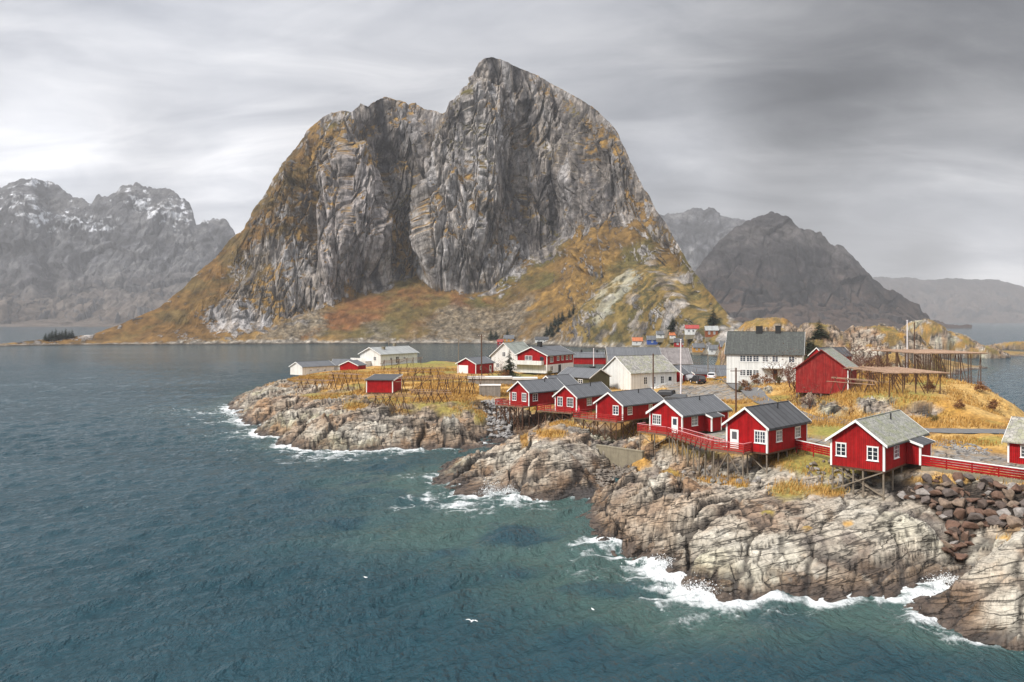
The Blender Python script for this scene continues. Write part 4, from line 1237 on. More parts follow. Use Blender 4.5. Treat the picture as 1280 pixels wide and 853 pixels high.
def house(label, cat, F, th, w, l, z, h, r, wall=RED, roof=ROOF, trim=WHITE, o=.35, name='cabin', group=None, wins=(), doors=(), chim=(), barge=True, corners=True, rt=.12, ox=None, lower=None, barge_h=.22):
    """gabled building; origin = front corner, local +X along the ridge, +Y across the gable"""
    t = thing(name, label, cat, (F[0], F[1], z), R(th), group)
    ox = o if ox is None else ox
    k = r / (w / 2)
    if lower:
        MB().box((0, 0, 0), (l, w, lower[0])).build('lower_wall', lower[1], t)
        b = MB(); e = .015
        b.prism_x([(-e, lower[0] + .001), (w + e, lower[0] + .001), (w + e, h - e * k), (w / 2, h + r), (-e, h - e * k)], -e, l + e); b.build('upper_wall', wall, t)
    else:
        MB().prism_x([(0, 0), (w, 0), (w, h), (w / 2, h + r), (0, h)], 0, l).build('wall', wall, t)
    g = .004
    b = MB()
    e0 = h - o * k + g; e1 = h + r + g; c = rt / math.cos(math.atan(k))
    b.prism_x([(-o, e0), (w / 2, e1), (w / 2, e1 + c), (-o, e0 + c)], -ox, l + ox)
    b.prism_x([(w / 2, e1), (w + o, e0), (w + o, e0 + c), (w / 2, e1 + c)], -ox, l + ox)
    b.box((-ox + .05, w / 2 - .09, e1 + c - .04), (l + ox - .05, w / 2 + .09, e1 + c + .025))
    rf = b.build('roof', roof, t)
    for cx, cy, cw, ch, cm in chim:
        b = MB(); zz = h + r * (1 - abs(cy - w / 2) / (w / 2))
        b.box((cx - cw / 2, cy - cw / 2, zz - .5), (cx + cw / 2, cy + cw / 2, zz + ch)); b.box((cx - cw / 2 - .08, cy - cw / 2 - .08, zz + ch), (cx + cw / 2 + .08, cy + cw / 2 + .08, zz + ch + .12))
        b.build('chimney', cm, rf)
    if barge:
        for x0, x1 in ((-ox - .035, -ox - .002), (l + ox + .002, l + ox + .035)):
            b = MB(); q = barge_h
            b.prism_x([(-o - .01, e0 + c - q), (w / 2, e1 + c - q), (w / 2, e1 + c + .03), (-o - .01, e0 + c + .03)], x0, x1)
            b.prism_x([(w / 2, e1 + c - q), (w + o + .01, e0 + c - q), (w + o + .01, e0 + c + .03), (w / 2, e1 + c + .03)], x0, x1)
            b.build('bargeboard', trim, t)
    if corners:
        q = .15; e = .028
        for cx in (0, l):
            for cy in (0, w):
                sx = 1 if cx == 0 else -1; sy = 1 if cy == 0 else -1
                x0, x1 = sorted((cx - sx * e, cx + sx * q)); y0, y1 = sorted((cy - sy * e, cy + sy * q))
                MB().box((x0, y0, -.03), (x1, y1, h - .04)).build('corner_board', trim, t)
    for a in wins: window(t, *a[:5], (w, l), **(a[5] if len(a) > 5 else {}))
    for a in doors: door(t, a[0], a[1], (w, l), **(a[2] if len(a) > 2 else {}))
    t['dims'] = (w, l, h, r)
    return t


def world(t, x, y, z=0.0):
    a = t.rotation_euler.z
    return Vector((t.location.x + x * math.cos(a) - y * math.sin(a), t.location.y + x * math.sin(a) + y * math.cos(a), t.location.z + z))


def stilts(t, pts, top=-.02, w=.16, m=POLE, braces=(), br=.11, sink=.4, lean=None):
    """posts from the floor down to the rock, one child each; braces join foot of one to head of another"""
    base = []
    xs = np.array([world(t, x, y).x for x, y in pts]); ys = np.array([world(t, x, y).y for x, y in pts])
    gz = terr(xs, ys)[0] - t.location.z
    gz = np.maximum(gz, -.6 - t.location.z)
    for (x, y), z in zip(pts, gz):
        base.append((x, y, float(z)))
        if z < top - .1:
            MB().tube((x, y, top), (x + random.uniform(-.05, .05), y + random.uniform(-.05, .05), float(z) - sink), w / 2, w / 2 * 1.1, 7).build('stilt', m, t)
    for i, j, f0, f1 in braces:
        a, b = base[i], base[j]
        za = a[2] + (top - a[2]) * f0; zb = b[2] + (top - b[2]) * f1
        if top - min(a[2], b[2]) < .7: continue
        dx, dy = b[0] - a[0], b[1] - a[1]; L = math.hypot(dx, dy) + 1e-6
        off = .14 * (1 if f0 < f1 else -1)
        ox, oy = dy / L * off, -dx / L * off
        MB().beam((a[0] + ox, a[1] + oy, za), (b[0] + ox, b[1] + oy, zb), br, br * .7).build('brace', m, t)
    return base


def railing(parent, p, q, h=1.0, m=REDRAIL, cap=None, n=3, post=1.5, zigzag=False):
    """railing mesh between two local points"""
    p = Vector(p); q = Vector(q); L = (q - p).length; k = max(1, round(L / post))
    b = MB()
    d = (q - p) / L; nrm = Vector((d.y, -d.x, 0))
    for i in range(k + 1):
        c = p.lerp(q, i / k)
        b.beam(c, c + Vector((0, 0, h - .035)), .085)
        if zigzag and i < k:
            c2 = p.lerp(q, (i + 1) / k)
            b.beam(c - Vector((0, 0, .25)) + nrm * .07, c.lerp(c2, .62) + Vector((0, 0, h * .86)) + nrm * .07, .07)
    for j in range(n):
        zz = h * (.16 + .62 * j / max(1, n - 1)) if n > 1 else h * .5
        b.beam(p + Vector((0, 0, zz)) + nrm * .055, q + Vector((0, 0, zz)) + nrm * .055, .025, .115)
    o = b.build('railing', m, parent)
    MB().beam(p + Vector((0, 0, h)), q + Vector((0, 0, h)), .14, .06).build('handrail', cap or m, o)
    return o


def deck(t, x0, x1, y0, y1, rails=(), zt=-.05, cap=None, h=1.0, n=3, th=.16):
    b = MB(); b.box((x0, y0, zt - th), (x1, y1, zt))
    k = max(2, int((y1 - y0) / 1.4))
    d = b.build('deck', PLANK, t)
    for p, q in rails:
        railing(d, (*p, zt), (*q, zt), h, REDRAIL, cap, n)
    return d


# ------------------------------------------------------------------ the six red cabins on stilts, and their neighbour
W2 = dict(nx=2, ny=3); W4 = dict(nx=4, ny=3); W3 = dict(nx=3, ny=3)
CG = 'red fishing cabins along the rocky shore'


def leanto(t, x0, x1, y, hw, h, drop=.55, roof=ROOF2):
    """porch with a lean-to roof on the side wall of a cabin"""
    b = MB().prism_x([(-y, -.02), (0, -.02), (0, h), (-y, h - drop * .75)], x0, x1)
    a = b.build('porch', RED, t)
    o = .28; s = drop * .75 / y
    MB().prism_x([(-y - o, h - drop * .75 - o * s + .01), (-.0, h + .01), (-.0, h + .10), (-y - o, h - drop * .75 - o * s + .10)], x0 - o, x1 + o).build('porch_roof', roof, a)
    for xx in (x0 - o - .03, x1 + o + .002):
        MB().prism_x([(-y - o - .02, h - drop * .75 - o * s - .10), (0, h - .1), (0, h + .13), (-y - o - .02, h - drop * .75 - o * s + .13)], xx, xx + .03).build('bargeboard', WHITE, a)
    for xx in (x0, x1):
        s_ = 1 if xx == x0 else -1
        p, q = sorted((xx - s_ * .028, xx + s_ * .15))
        MB().box((p, -y - .028, -.04), (q, -y + .15, h - drop * .75 - .06)).build('corner_board', WHITE, a)
    return a


c1 = house('red cabin with a mossy slate roof and two gable windows, above the boulder bank', 'cabin', (34.37, 73.81), 46, 5.0, 11.2, 6.02, 2.55, 1.86, wall=RED_B, roof=SLATE, group=CG, o=.38,
           wins=[('gable', 1.02, .95, 1.0, 1.25, W2), ('gable', 3.95, .85, 1.05, 1.3, W2), ('side', 3.1, .85, 1.35, 1.25, W3)])
leanto(c1, 5.8, 8.9, 1.35, 0, 2.35)
stilts(c1, [(.15, .15), (.15, 2.0), (.15, 2.9), (.15, 4.85), (2.6, .15), (2.6, 4.85), (5.2, .2), (5.2, 4.8), (5.0, 2.5)], top=.0, w=.17, m=POLEG, braces=[(0, 3, .95, .1), (0, 3, .05, .95), (0, 5, .0, .7)], br=.15)
MB().box((.02, .02, -.2), (11.18, 4.98, -.004)).build('floor_frame', POLE, c1)

c2 = house('red cabin with a smooth charcoal roof and a four pane window beside its white door', 'cabin', (26.56, 83.2), 44, 4.82, 8.9, 6.12, 2.7, 1.78, roof=ROOF2, group=CG,
           wins=[('gable', 4.0, .95, 1.3, 1.3, W4), ('side', 2.45, .95, 1.25, 1.2, W4), ('side', 6.65, .95, 1.25, 1.2, W4)], doors=[('gable', 1.0, dict(ww=1.0, wh=2.05))])
deck(c2, -1.7, -.03, 1.75, 5.6, [((-1.66, 1.8), (-1.66, 5.5)), ((-.08, 1.8), (-1.6, 1.8))], cap=PINK, n=4)
stilts(c2, [(.15, .15), (.15, 2.4), (-1.55, 1.95), (-1.55, 3.7), (-1.55, 5.4), (2.6, .15), (4.6, .2), (6.6, .2), (2.6, 2.4), (8.6, .2)], top=-.05, m=POLEG, braces=[(0, 1, 0, .9), (2, 3, .0, .9), (3, 4, .9, 0.1)])
MB().box((.02, .02, -.2), (8.88, 4.8, -.004)).build('floor_frame', POLE, c2)
MB().beam(world(c2, -.3, .3) - c2.location, Vector((0, 0, 0)), .01) if False else None

c3 = house('red cabin with grey ribbed roof, white gable door and small side porch', 'cabin', (21.9, 102.89), 42.3, 5.25, 10.65, 5.3, 2.45, 1.66, roof=ROOF, group=CG,
           wins=[('gable', 1.2, .85, 1.4, 1.3, W4), ('side', 2.7, .85, 1.35, 1.3, W4)], doors=[('gable', 4.1, dict(ww=1.0, wh=2.05))], barge_h=.3)
leanto(c3, 4.85, 7.1, 1.2, 0, 2.3)
deck(c3, -1.8, -.03, .6, 5.9, [((-1.76, 1.2), (-1.76, 5.85)), ((-1.74, 5.85), (-.1, 5.85))], cap=PINK, n=4)
stilts(c3, [(-1.6, .8), (-1.6, 3.2), (-1.6, 5.6), (.2, .2), (.2, 5.0), (.2, 2.6), (3, .2), (6, .2)], top=-.06, m=POLEG, braces=[(1, 2, 0, .9), (0, 1, .9, 0)])
MB().box((.02, .02, -.2), (10.6, 5.2, -.004)).build('floor_frame', POLE, c3)

c4 = house('red cabin with one gable window, on crossed dark stilts above the concrete wall', 'cabin', (16.51, 119.2), 44.2, 5.12, 10.2, 4.95, 2.35, 1.63, wall=RED_C, roof=ROOF, group=CG,
           wins=[('gable', 3.8, .8, 1.1, 1.35, W2), ('side', 1.7, .8, 1.1, 1.2, W2), ('side', 6.9, 1.0, .9, .9, W2)])
deck(c4, -1.9, -.03, -.3, 8.2, [((-1.86, -.25), (-1.86, 8.15)), ((-.1, -.25), (-1.8, -.25)), ((-1.82, 8.15), (2.4, 8.15))], n=3)
MB().box((-.0, 5.14, -.21), (2.5, 8.2, -.05)).build('deck', PLANK, c4)
_p4 = [(-1.7, -.1), (-1.7, 2.0), (-1.7, 4.2), (-1.7, 6.2), (-1.7, 8.0), (.2, .1), (.2, 2.4), (.2, 5.0), (2.8, .1), (5.4, .1), (8.2, .1), (2.8, 4.5), (.2, 7.9), (5.4, 4.5)]
stilts(c4, _p4, top=-.22, m=POLE, braces=[(0, 1, 0, .95), (1, 0, 0, .95), (1, 2, 0, .95), (2, 1, .0, .95), (2, 3, .0, .95), (3, 2, 0, .95), (3, 4, .0, .95), (5, 8, 0, .95), (8, 5, 0, .95), (8, 9, 0, .95), (9, 8, 0, .95), (9, 10, 0, .95)])
MB().box((.02, .02, -.2), (10.18, 5.1, -.004)).build('floor_frame', POLE, c4)

c5 = house('red cabin with two gable windows, next to the cabin on the tallest stilts', 'cabin', (10.84, 134.19), 52, 4.4, 11.0, 4.55, 2.5, 1.67, roof=ROOF, group=CG,
           wins=[('gable', 1.05, .75, 1.05, 1.55, W2), ('gable', 3.1, .75, 1.3, 1.55, W3), ('side', 3.9, .8, 1.5, 1.3, W4)])
deck(c5, -1.9, -.03, -.2, 6.8, [((-1.86, -.15), (-1.86, 6.75)), ((-1.82, 6.75), (2.0, 6.75))], n=3)
MB().box((0, 4.42, -.21), (2.2, 6.8, -.05)).build('deck', PLANK, c5)
stilts(c5, [(-1.7, 0), (-1.7, 1.7), (-1.7, 3.4), (-1.7, 5.1), (-1.7, 6.6), (.2, .1), (.2, 3.0), (.2, 6.5), (2.0, 6.6), (3, .1), (3, 3.6)], top=-.22, m=POLE, braces=[(0, 1, 0, .9), (1, 2, .0, .9), (3, 2, 0, .9), (4, 3, .0, .9)])
MB().box((.02, .02, -.2), (10.98, 4.38, -.004)).build('floor_frame', POLE, c5)

c6 = house('red cabin on the tallest brown stilts, beside the grey rubble slope', 'cabin', (2.99, 141.1), 46.6, 4.7, 9.93, 4.77, 2.5, 1.7, wall=RED_B, roof=ROOF, group=CG,
           wins=[('gable', 1.15, .75, 1.05, 1.45, W2), ('gable', 3.55, .75, 1.05, 1.45, W2), ('side', 1.65, .8, 1.3, 1.3, W2), ('side', 7.2, .9, .9, 1.1, W2)])
deck(c6, -1.9, -.03, -.2, 6.5, [((-1.86, -.15), (-1.86, 6.45)), ((-1.82, 6.45), (1.5, 6.45))], n=3)
MB().box((0, 4.72, -.21), (1.7, 6.5, -.05)).build('deck', PLANK, c6)
_p6 = [(-1.7, .0), (-1.7, 1.0), (-1.7, 2.0), (-1.7, 3.1), (-1.7, 4.2), (-1.7, 5.3), (-1.7, 6.3), (.2, .1), (.2, 1.6), (.2, 3.2), (.2, 4.6), (.2, 6.2), (2.2, .1), (2.2, 4.6), (4.2, .1), (6.0, .1), (1.2, 2.5)]
stilts(c6, _p6, top=-.22, w=.2, m=POLE, braces=[(0, 2, 0, .9), (2, 0, .2, .95), (1, 3, .0, .8), (3, 5, 0, .95), (5, 3, .1, .9), (4, 6, .4, .95), (6, 4, .1, .8), (7, 12, 0, .95), (12, 7, .1, .9), (12, 14, 0, .9), (8, 10, .0, .9), (2, 4, .5, 1.0)], br=.14)
MB().box((.02, .02, -.2), (9.9, 4.68, -.004)).build('floor_frame', POLE, c6)

c7 = house('red cabin with a scaly lichen slate roof, cut by the right edge of the picture', 'cabin', (51.8, 83.6), -49, 5.2, 9.0, 5.0, 2.5, 2.0, roof=SLATE2, group=CG, o=.4,
           wins=[('side', 1.75, .8, 1.15, 1.2, W2), ('side', 5.2, .8, 1.15, 1.2, W2)], barge_h=.3)
MB().box((.02, .02, -.25), (8.98, 5.18, -.004)).build('plinth', CONC, c7)

for c_, ll in ((c1, 11.2), (c2, 8.9), (c3, 10.65), (c4, 10.2), (c5, 11.0), (c6, 9.93)):
    w_, l_, h_, r_ = c_['dims']; k_ = r_ / (w_ / 2); ge = h_ - .36 * k_ - .02
    MB().tube((-.3, -.42, ge), (l_ + .3, -.42, ge - .03), .055, n=6).build('gutter', BLACK, c_)
    MB().tube((l_ * .62, w_ * .36, h_ + r_ * .7), (l_ * .62, w_ * .36, h_ + r_ * .72 + .75), .08, n=8).build('vent_pipe', BLACK, c_)
# lattice walkway between the two cabins nearest the near rock
wk = thing('walkway', 'red boardwalk with diagonal lattice railing and pale handrail, joining two cabins over the rocks', 'walkway', tuple(world(c3, -1.7, 1.0)))
_q = world(c2, -1.65, 5.6) - wk.location
_d = Vector((_q.x, _q.y, 0)).normalized(); _n = Vector((-_d.y, _d.x, 0)) * 1.5
_b = MB()
_z = -.08
_b.add([(0, 0, _z), (_q.x, _q.y, _q.z + _z), (_q.x + _n.x, _q.y + _n.y, _q.z + _z), (_n.x, _n.y, _z), (0, 0, _z - .18), (_q.x, _q.y, _q.z + _z - .18), (_q.x + _n.x, _q.y + _n.y, _q.z + _z - .18), (_n.x, _n.y, _z - .18)],
       [(0, 1, 2, 3), (7, 6, 5, 4), (0, 4, 5, 1), (1, 5, 6, 2), (2, 6, 7, 3), (3, 7, 4, 0)])
_b.build('deck', PLANK, wk)
railing(wk, (0, 0, _z), (_q.x, _q.y, _q.z + _z), 1.0, REDRAIL, PINK, 3, 1.9, True)
railing(wk, (_n.x, _n.y, _z), (_q.x + _n.x, _q.y + _n.y, _q.z + _z), 1.0, REDRAIL, PINK, 3, 1.9, False)
_pts = []
for i in range(1, 8):
    _pts.append((_q.x * i / 8, _q.y * i / 8)); _pts.append((_q.x * i / 8 + _n.x, _q.y * i / 8 + _n.y))
stilts(wk, _pts, top=-.1, w=.17, m=POLEG, braces=[(0, 2, .9, .1), (4, 6, .9, 0), (6, 8, 0, .9), (10, 8, .0, .9), (12, 10, .9, 0)])


def fence(label, pts, h=.95, cap=WHITE, m=RED, foot=None, name='fence', n=4):
    """board fence through world points (x, y, z)"""
    t = thing(name, label, 'fence', pts[0])
    L = [Vector(p) - Vector(pts[0]) for p in pts]
    for p, q in zip(L[:-1], L[1:]):
        d = (q - p); ln = d.length; k = max(1, round(ln / 2.0)); nn = Vector((d.y, -d.x, 0)).normalized()
        b = MB(); hb = (h - .08) / n
        for j in range(n):
            zz = .05 + hb * (j + .5)
            b.beam(p + nn * .06 + Vector((0, 0, zz)), q + nn * .06 + Vector((0, 0, zz)), .03, hb * .74)
        b.build('boards', m, t)
        MB().beam(p + Vector((0, 0, h)), q + Vector((0, 0, h)), .2, .06).build('cap', cap, t)
        for i in range(k + 1):
            c = p.lerp(q, i / k); MB().beam(c - Vector((0, 0, .4)), c + Vector((0, 0, h - .032)), .09).build('post', m, t)
        if foot:
            MB().beam(p + nn * .1 - Vector((0, 0, .28)), q + nn * .1 - Vector((0, 0, .28)), .3, .5).build('footing', foot, t)
    return t


_e = world(c1, 5.9, -1.42)
fence('long red board fence with a white cap above the brown boulder wall', [(_e.x, _e.y, 5.95), (45.6, 70.9, 5.75), (51.5, 65.2, 5.7)], h=1.0, foot=CONC)
_e = world(c2, 6.3, -.05)
fence('short red board fence between two cabins beside the grass strip', [(_e.x, _e.y, 5.85), (33.2, 83.2, 5.75), (35.6, 82.2, 5.75)], h=1.0)


# ------------------------------------------------------------------ the other buildings of the village
hall = house('long white boarded hall with a pale lichen slate roof behind the red cabins', 'hall', (25.84, 173.41), 31.5, 10.2, 13.2, 4.6, 3.85, 3.35, wall=WBOARD, roof=SLATE2, name='hall', o=.35,
             wins=[('side', 4.0, 1.2, 1.0, 1.7, W2), ('side', 6.5, 1.2, 1.0, 1.7, W2), ('side', 8.9, 1.2, 1.0, 1.7, W2)], doors=[('side', 11.2, dict(ww=1.3, wh=2.3, v=.6))], corners=False)
MB().box((5.2, -1.9, 0), (13.1, -.02, .55)).build('ramp', WHITE, hall)
railing(hall, (5.2, -1.9, -.1), (8.6, -1.9, .6), .9, WHITE, WHITE, 3); railing(hall, (8.6, -1.9, .6), (13.0, -1.9, .6), .9, WHITE, WHITE, 3)
house('small red shed with white gable trim against the end of the white hall', 'shed', (39.3, 184.5), 62, 4.4, 5, 4.4, 3.1, 1.7, name='shed', o=.3)
rw = house('two storey house, red above and white below, with a white balcony across its gable', 'house', (9.57, 219.06), 58, 9.64, 15.5, 5.3, 4.9, 2.1, roof=ROOF, name='house', o=.55, lower=(2.35, WBOARD), rt=.2,
           wins=[('gable', 3.8, 3.5, 2.3, 1.2, W2), ('side', 2.6, 3.0, 1.8, 1.6, W2), ('side', 6.3, 3.3, 1.3, 1.2, W2), ('side', 8.8, 3.3, 1.3, 1.2, W2), ('side', 11.6, 3.3, 1.3, 1.2, W2), ('side', 13.8, 3.3, 1.3, 1.2, W2), ('side', 2.6, .7, 1.6, 1.2, W2)],
           doors=[('side', 7.2, dict(ww=1.9, wh=2.2, panel=BLACK, glazed=False))], chim=[(4.5, 4.9, 1.1, 1.5, BLACK)])
b = MB(); b.box((-1.5, .9, 2.3), (-.02, 10.4, 2.45)); b.box((-1.5, .9, 2.45), (-1.42, 10.4, 3.45)); b.box((-1.42, .9, 2.45), (-.02, .98, 3.45)); b.box((-1.42, 10.32, 2.45), (-.02, 10.4, 3.45)); b.build('balcony', WBOARD, rw)
MB().tube((-.05, 1.6, 4.0), (-.022, 1.6, 4.0), .62, n=20).build('round_window', GLASS, rw)
wl = house('long white house with pale grey roof on the left headland', 'house', (-41.95, 255.41), 55.9, 9.09, 17.8, 4.9, 4.1, 2.03, wall=WBOARD, roof=ROOFL, name='house', o=.5, corners=False,
           wins=[('gable', 6.6, 2.0, 1.2, 1.3, W2), ('side', 4.9, 2.0, 1.1, .9, W2), ('side', 7.8, .9, 1.6, 2.2, W2), ('side', 11.3, 2.0, 1.1, .9, W2)], chim=[(4.5, 3.0, .9, .8, CONC), (12, 5, .8, 1.2, CONC)])
b = MB(); b.box((-2.6, 4.2, 0), (-.02, 10.6, 1.7)); b.box((-2.7, 4.1, 1.72), (-.02, 10.7, 1.85)); b.box((-2.7, 4.1, 1.85), (-2.6, 10.7, 2.8)); b.build('terrace', WBOARD, wl)
house('low white shed with a grey roof at the left tip of the village', 'shed', (-64.3, 245.5), 50, 6.4, 12.0, 2.95, 2.5, 1.4, wall=WBOARD, roof=ROOF, name='shed', o=.3, corners=False,
      wins=[('side', 3.0, 1.1, .9, .6, W2), ('side', 5.6, 1.1, .9, .6, W2), ('side', 8.4, .8, 1.0, .7, W2)])
house('white shed with grey roof just right of the low white one', 'shed', (-58.0, 256.5), -5, 6.5, 8.0, 3.2, 2.3, 1.7, wall=WBOARD, roof=ROOF, name='shed', o=.4, corners=False)
house('small red shed with a low gable in front of the long white house', 'shed', (-46.9, 243.5), 72, 6.2, 5, 4.4, 1.7, 1.3, name='shed', o=.3, corners=False)
gar = house('red garage with a white garage door on the grass', 'garage', (-9.96, 220.5), 60, 6.14, 9.5, 5.0, 2.85, 1.5, name='garage', o=.4, wins=[('side', 2.6, 1.2, .9, .9, W2)], doors=[('side', 7.6, dict(ww=1.1, wh=2.1))])
b = MB(); b.box((-.06, 2.55, .1), (-.003, 5.75, 2.35)); [b.box((-.075, 2.6, .1 + .45 * i), (-.061, 5.7, .1 + .45 * i + .40)) for i in range(5)]; b.build('garage_door', WHITE, gar)
house('white house with a green grey roof half hidden behind the spruce', 'house', (1.4, 234.4), 62, 8.6, 12.2, 4.5, 4.9, 3.7, wall=WBOARD, roof=ROOFG, name='house', o=.45, corners=False, wins=[('gable', 4.3, 4.6, 1.1, 1.4, W2), ('gable', 2.2, 1.4, 1.0, 1.3, W2), ('gable', 6.2, 1.4, 1.0, 1.3, W2)])
barn = house('tall windowless weathered red barn with a mossy roof, on short posts by the drying racks', 'barn', (58.66, 139.53), 60, 8.79, 11.5, 6.95, 4.36, 3.3, wall=RED_OLD, roof=SLATE, trim=RED_OLD, name='barn', o=.42, corners=False, barge_h=.14)
MB().box((-.03, -.03, -.03), (.16, .16, 4.2)).build('corner_board', WHITE, barn)
stilts(barn, [(.2, .2), (.2, 2.3), (.2, 4.5), (.2, 6.6), (.2, 8.6), (2.5, 8.6), (2.5, .2), (5, 4)], top=.0, w=.3, m=POLEG, braces=[(1, 2, .9, 0)])
house('low olive green house with grey roof between the red cabins and the white hall', 'house', (10.25, 177.46), -44.6, 7.1, 8.82, 4.9, 2.7, 1.67, wall=OLIVE, roof=ROOF, name='house', o=.35, wins=[('side', 2.45, .9, 1.3, 1.3, W2), ('side', 6.4, .9, 1.3, 1.3, W2)], chim=[(6.2, 4.4, .9, .75, BLACK)], corners=False)
bw = house('large white two storey house with a dark roof and two black chimneys', 'house', (46.4, 173), -22, 9.0, 15.4, 6.4, 6.5, 4.4, wall=WBOARD, roof=ROOF3, name='house', o=.4, corners=False,
           wins=[('side', u, 4.65, 1.25, 1.35, W2) for u in (3.4, 4.75, 6.1, 8.0, 10.0, 13.3)] + [('side', u, 1.6, 1.25, 1.35, W2) for u in (3.4, 4.75, 6.1)], doors=[('side', 10.0, dict(ww=1.1, wh=2.1, v=1.1, panel=BROWN))],
           chim=[(6.4, 4.6, 1.3, 1.3, BLACK), (10.3, 4.6, 1.1, 1.4, BLACK)])
b = MB(); b.box((7.2, -1.5, 3.35), (12.0, -.02, 3.5)); b.tube((7.4, -1.35, 0), (7.4, -1.35, 3.35), .07); b.tube((11.8, -1.35, 0), (11.8, -1.35, 3.35), .07); b.build('porch_roof', WBOARD, bw)
house('grey roofed red cabin just behind the far stilted cabin', 'cabin', (8.6, 154.5), 46, 5.0, 6.5, 4.6, 2.6, 1.75, roof=ROOF, name='cabin', o=.3)
house('long grey warehouse with a dark ribbed roof behind the white hall', 'warehouse', (35.5, 292), 0, 16, 19.5, 2.6, 1.4, 5.6, wall=GREYWOOD, roof=ROOF, name='warehouse', o=.3, corners=False)
house('warehouse with a streaky weathered plank roof beside the channel', 'warehouse', (55.5, 292), 0, 16, 10.2, 2.6, 1.3, 5.5, wall=GREYWOOD, roof=ROOFW, name='warehouse', o=.3, corners=False)
house('long low red quay house with grey roof and white eaves near the water', 'quay house', (23.4, 303), -3, 8, 14.5, 3.2, 2.6, 1.8, roof=ROOF, name='quay_house', o=.4, corners=False, chim=[(3, 4, .7, .8, BLACK), (9, 4, .7, .8, BLACK)])
house('low quay building with a wide ribbed grey metal roof and white wall', 'quay building', (47.0, 222), -8, 17, 14.5, 2.9, 1.6, 2.4, wall=WBOARD, roof=ROOF, name='quay_building', o=.3, corners=False)
house('red house with dark roof half hidden behind the tall barn', 'house', (75.6, 193), 20, 5.5, 8, 7.0, 4.2, 1.9, roof=ROOF2, name='house', o=.3, corners=False)


def mono(label, cat, F, th, w, l, z, h0, h1, wall, roof, name='shed', trim=WHITE, o=.25, corner=True):
    """shed with a single slope rising towards the back"""
    t = thing(name, label, cat, (F[0], F[1], z), R(th))
    vs = [(0, 0, 0), (l, 0, 0), (l, w, 0), (0, w, 0), (0, 0, h0), (l, 0, h1), (l, w, h1), (0, w, h0)]
    MB().add(vs, [(0, 3, 2, 1), (4, 5, 6, 7), (0, 1, 5, 4), (1, 2, 6, 5), (2, 3, 7, 6), (3, 0, 4, 7)]).build('wall', wall, t)
    s = (h1 - h0) / l; g = .005
    q = [(-o, -o, h0 - o * s + g), (l + o, -o, h1 + o * s + g), (l + o, w + o, h1 + o * s + g), (-o, w + o, h0 - o * s + g)]
    MB().add(q + [(x, y, z_ + .14) for x, y, z_ in q], [(0, 3, 2, 1), (4, 5, 6, 7), (0, 1, 5, 4), (1, 2, 6, 5), (2, 3, 7, 6), (3, 0, 4, 7)]).build('roof', roof, t)
    for yy in (-o - .03, w + o + .002):
        MB().add([(-o, yy, h0 - o * s - .12), (l + o, yy, h1 + o * s - .12), (l + o, yy + .03, h1 + o * s - .12), (-o, yy + .03, h0 - o * s - .12), (-o, yy, h0 - o * s + .17), (l + o, yy, h1 + o * s + .17), (l + o, yy + .03, h1 + o * s + .17), (-o, yy + .03, h0 - o * s + .17)],
                 [(0, 3, 2, 1), (4, 5, 6, 7), (0, 1, 5, 4), (1, 2, 6, 5), (2, 3, 7, 6), (3, 0, 4, 7)]).build('bargeboard', trim, t)
    if corner:
        for cx, cy in ((0, 0), (0, w), (l, 0)):
            sx = 1 if cx == 0 else -1; sy = 1 if cy == 0 else -1
            x0, x1 = sorted((cx - sx * .03, cx + sx * .16)); y0, y1 = sorted((cy - sy * .03, cy + sy * .16))
            MB().box((x0, y0, -.02), (x1, y1, (h0 if cx == 0 else h1) - .12)).build('corner_board', trim, t)
    return t


sh = mono('red boat shed with a sloping dark roof among the drying racks on the headland', 'shed', (-24.22, 162.56), 84, 5.53, 7.2, 5.2, 2.5, 3.1, RED, ROOF2)
stilts(sh, [(.2, .2), (.2, 2.7), (.2, 5.3), (2.5, .2)], top=0, w=.22, m=POLEG)
MB().box((.02, .02, -.2), (7.1, 5.5, -.004)).build('floor_frame', POLE, sh)
cp = mono('small red open shed by the parked cars', 'shed', (51.5, 205), 88, 4.4, 4.0, 3.9, 2.1, 2.4, RED, ROOF2, corner=False)
MB().box((-.03, 2.2, .1), (-.003, 4.1, 1.8)).build('opening_shade', BLACK, cp)  # black panel on the wall stands in for the shaded interior
# grey wooden bin by the rubble
gb = thing('storage_bin', 'large grey plank bin with a pale lid at the top of the rubble slope', 'bin', (-6.7, 163.5, 4.1))
b = MB()
for i in range(9): b.box((i * .48, 0, 0), (i * .48 + .46, .06, 2.4))
b.box((.0, .061, 0), (4.3, 3.2, 2.4)); b.build('planks', GREYWOOD, gb); MB().box((-.1, -.1, 2.402), (4.42, 3.3, 2.52)).build('lid', CONCL, gb)
qw = thing('quay_wall', 'long low wall with a white cap behind the grey plank bin', 'wall', (-10.2, 187, 4.9))
MB().box((0, 0, -.6), (16, .8, 1.3)).build('wall', GREYWOOD, qw); MB().box((-.2, -.25, 1.302), (10.2, 3.2, 1.75)).build('cap', CONCL, qw); MB().box((10.25, -.25, 1.102), (16.2, 3.2, 1.55)).build('cap', CONCL, qw)
# concrete dam in the gully
gw = thing('retaining_wall', 'weathered concrete retaining wall in the gully below the crossed stilts', 'wall', (11.4, 108.3, .2), math.atan2(-5.6, 5.6))
b = MB(); b.box((0, 0, -1.0), (7.6, .45, 2.75)); b.build('wall', CONC, gw); MB().box((-.02, -.05, 2.752), (7.62, .5, 2.9)).build('coping', CONC, gw)

# houses over on the far shore, at the foot of the mountain
FG = 'houses on the far shore under the mountain'


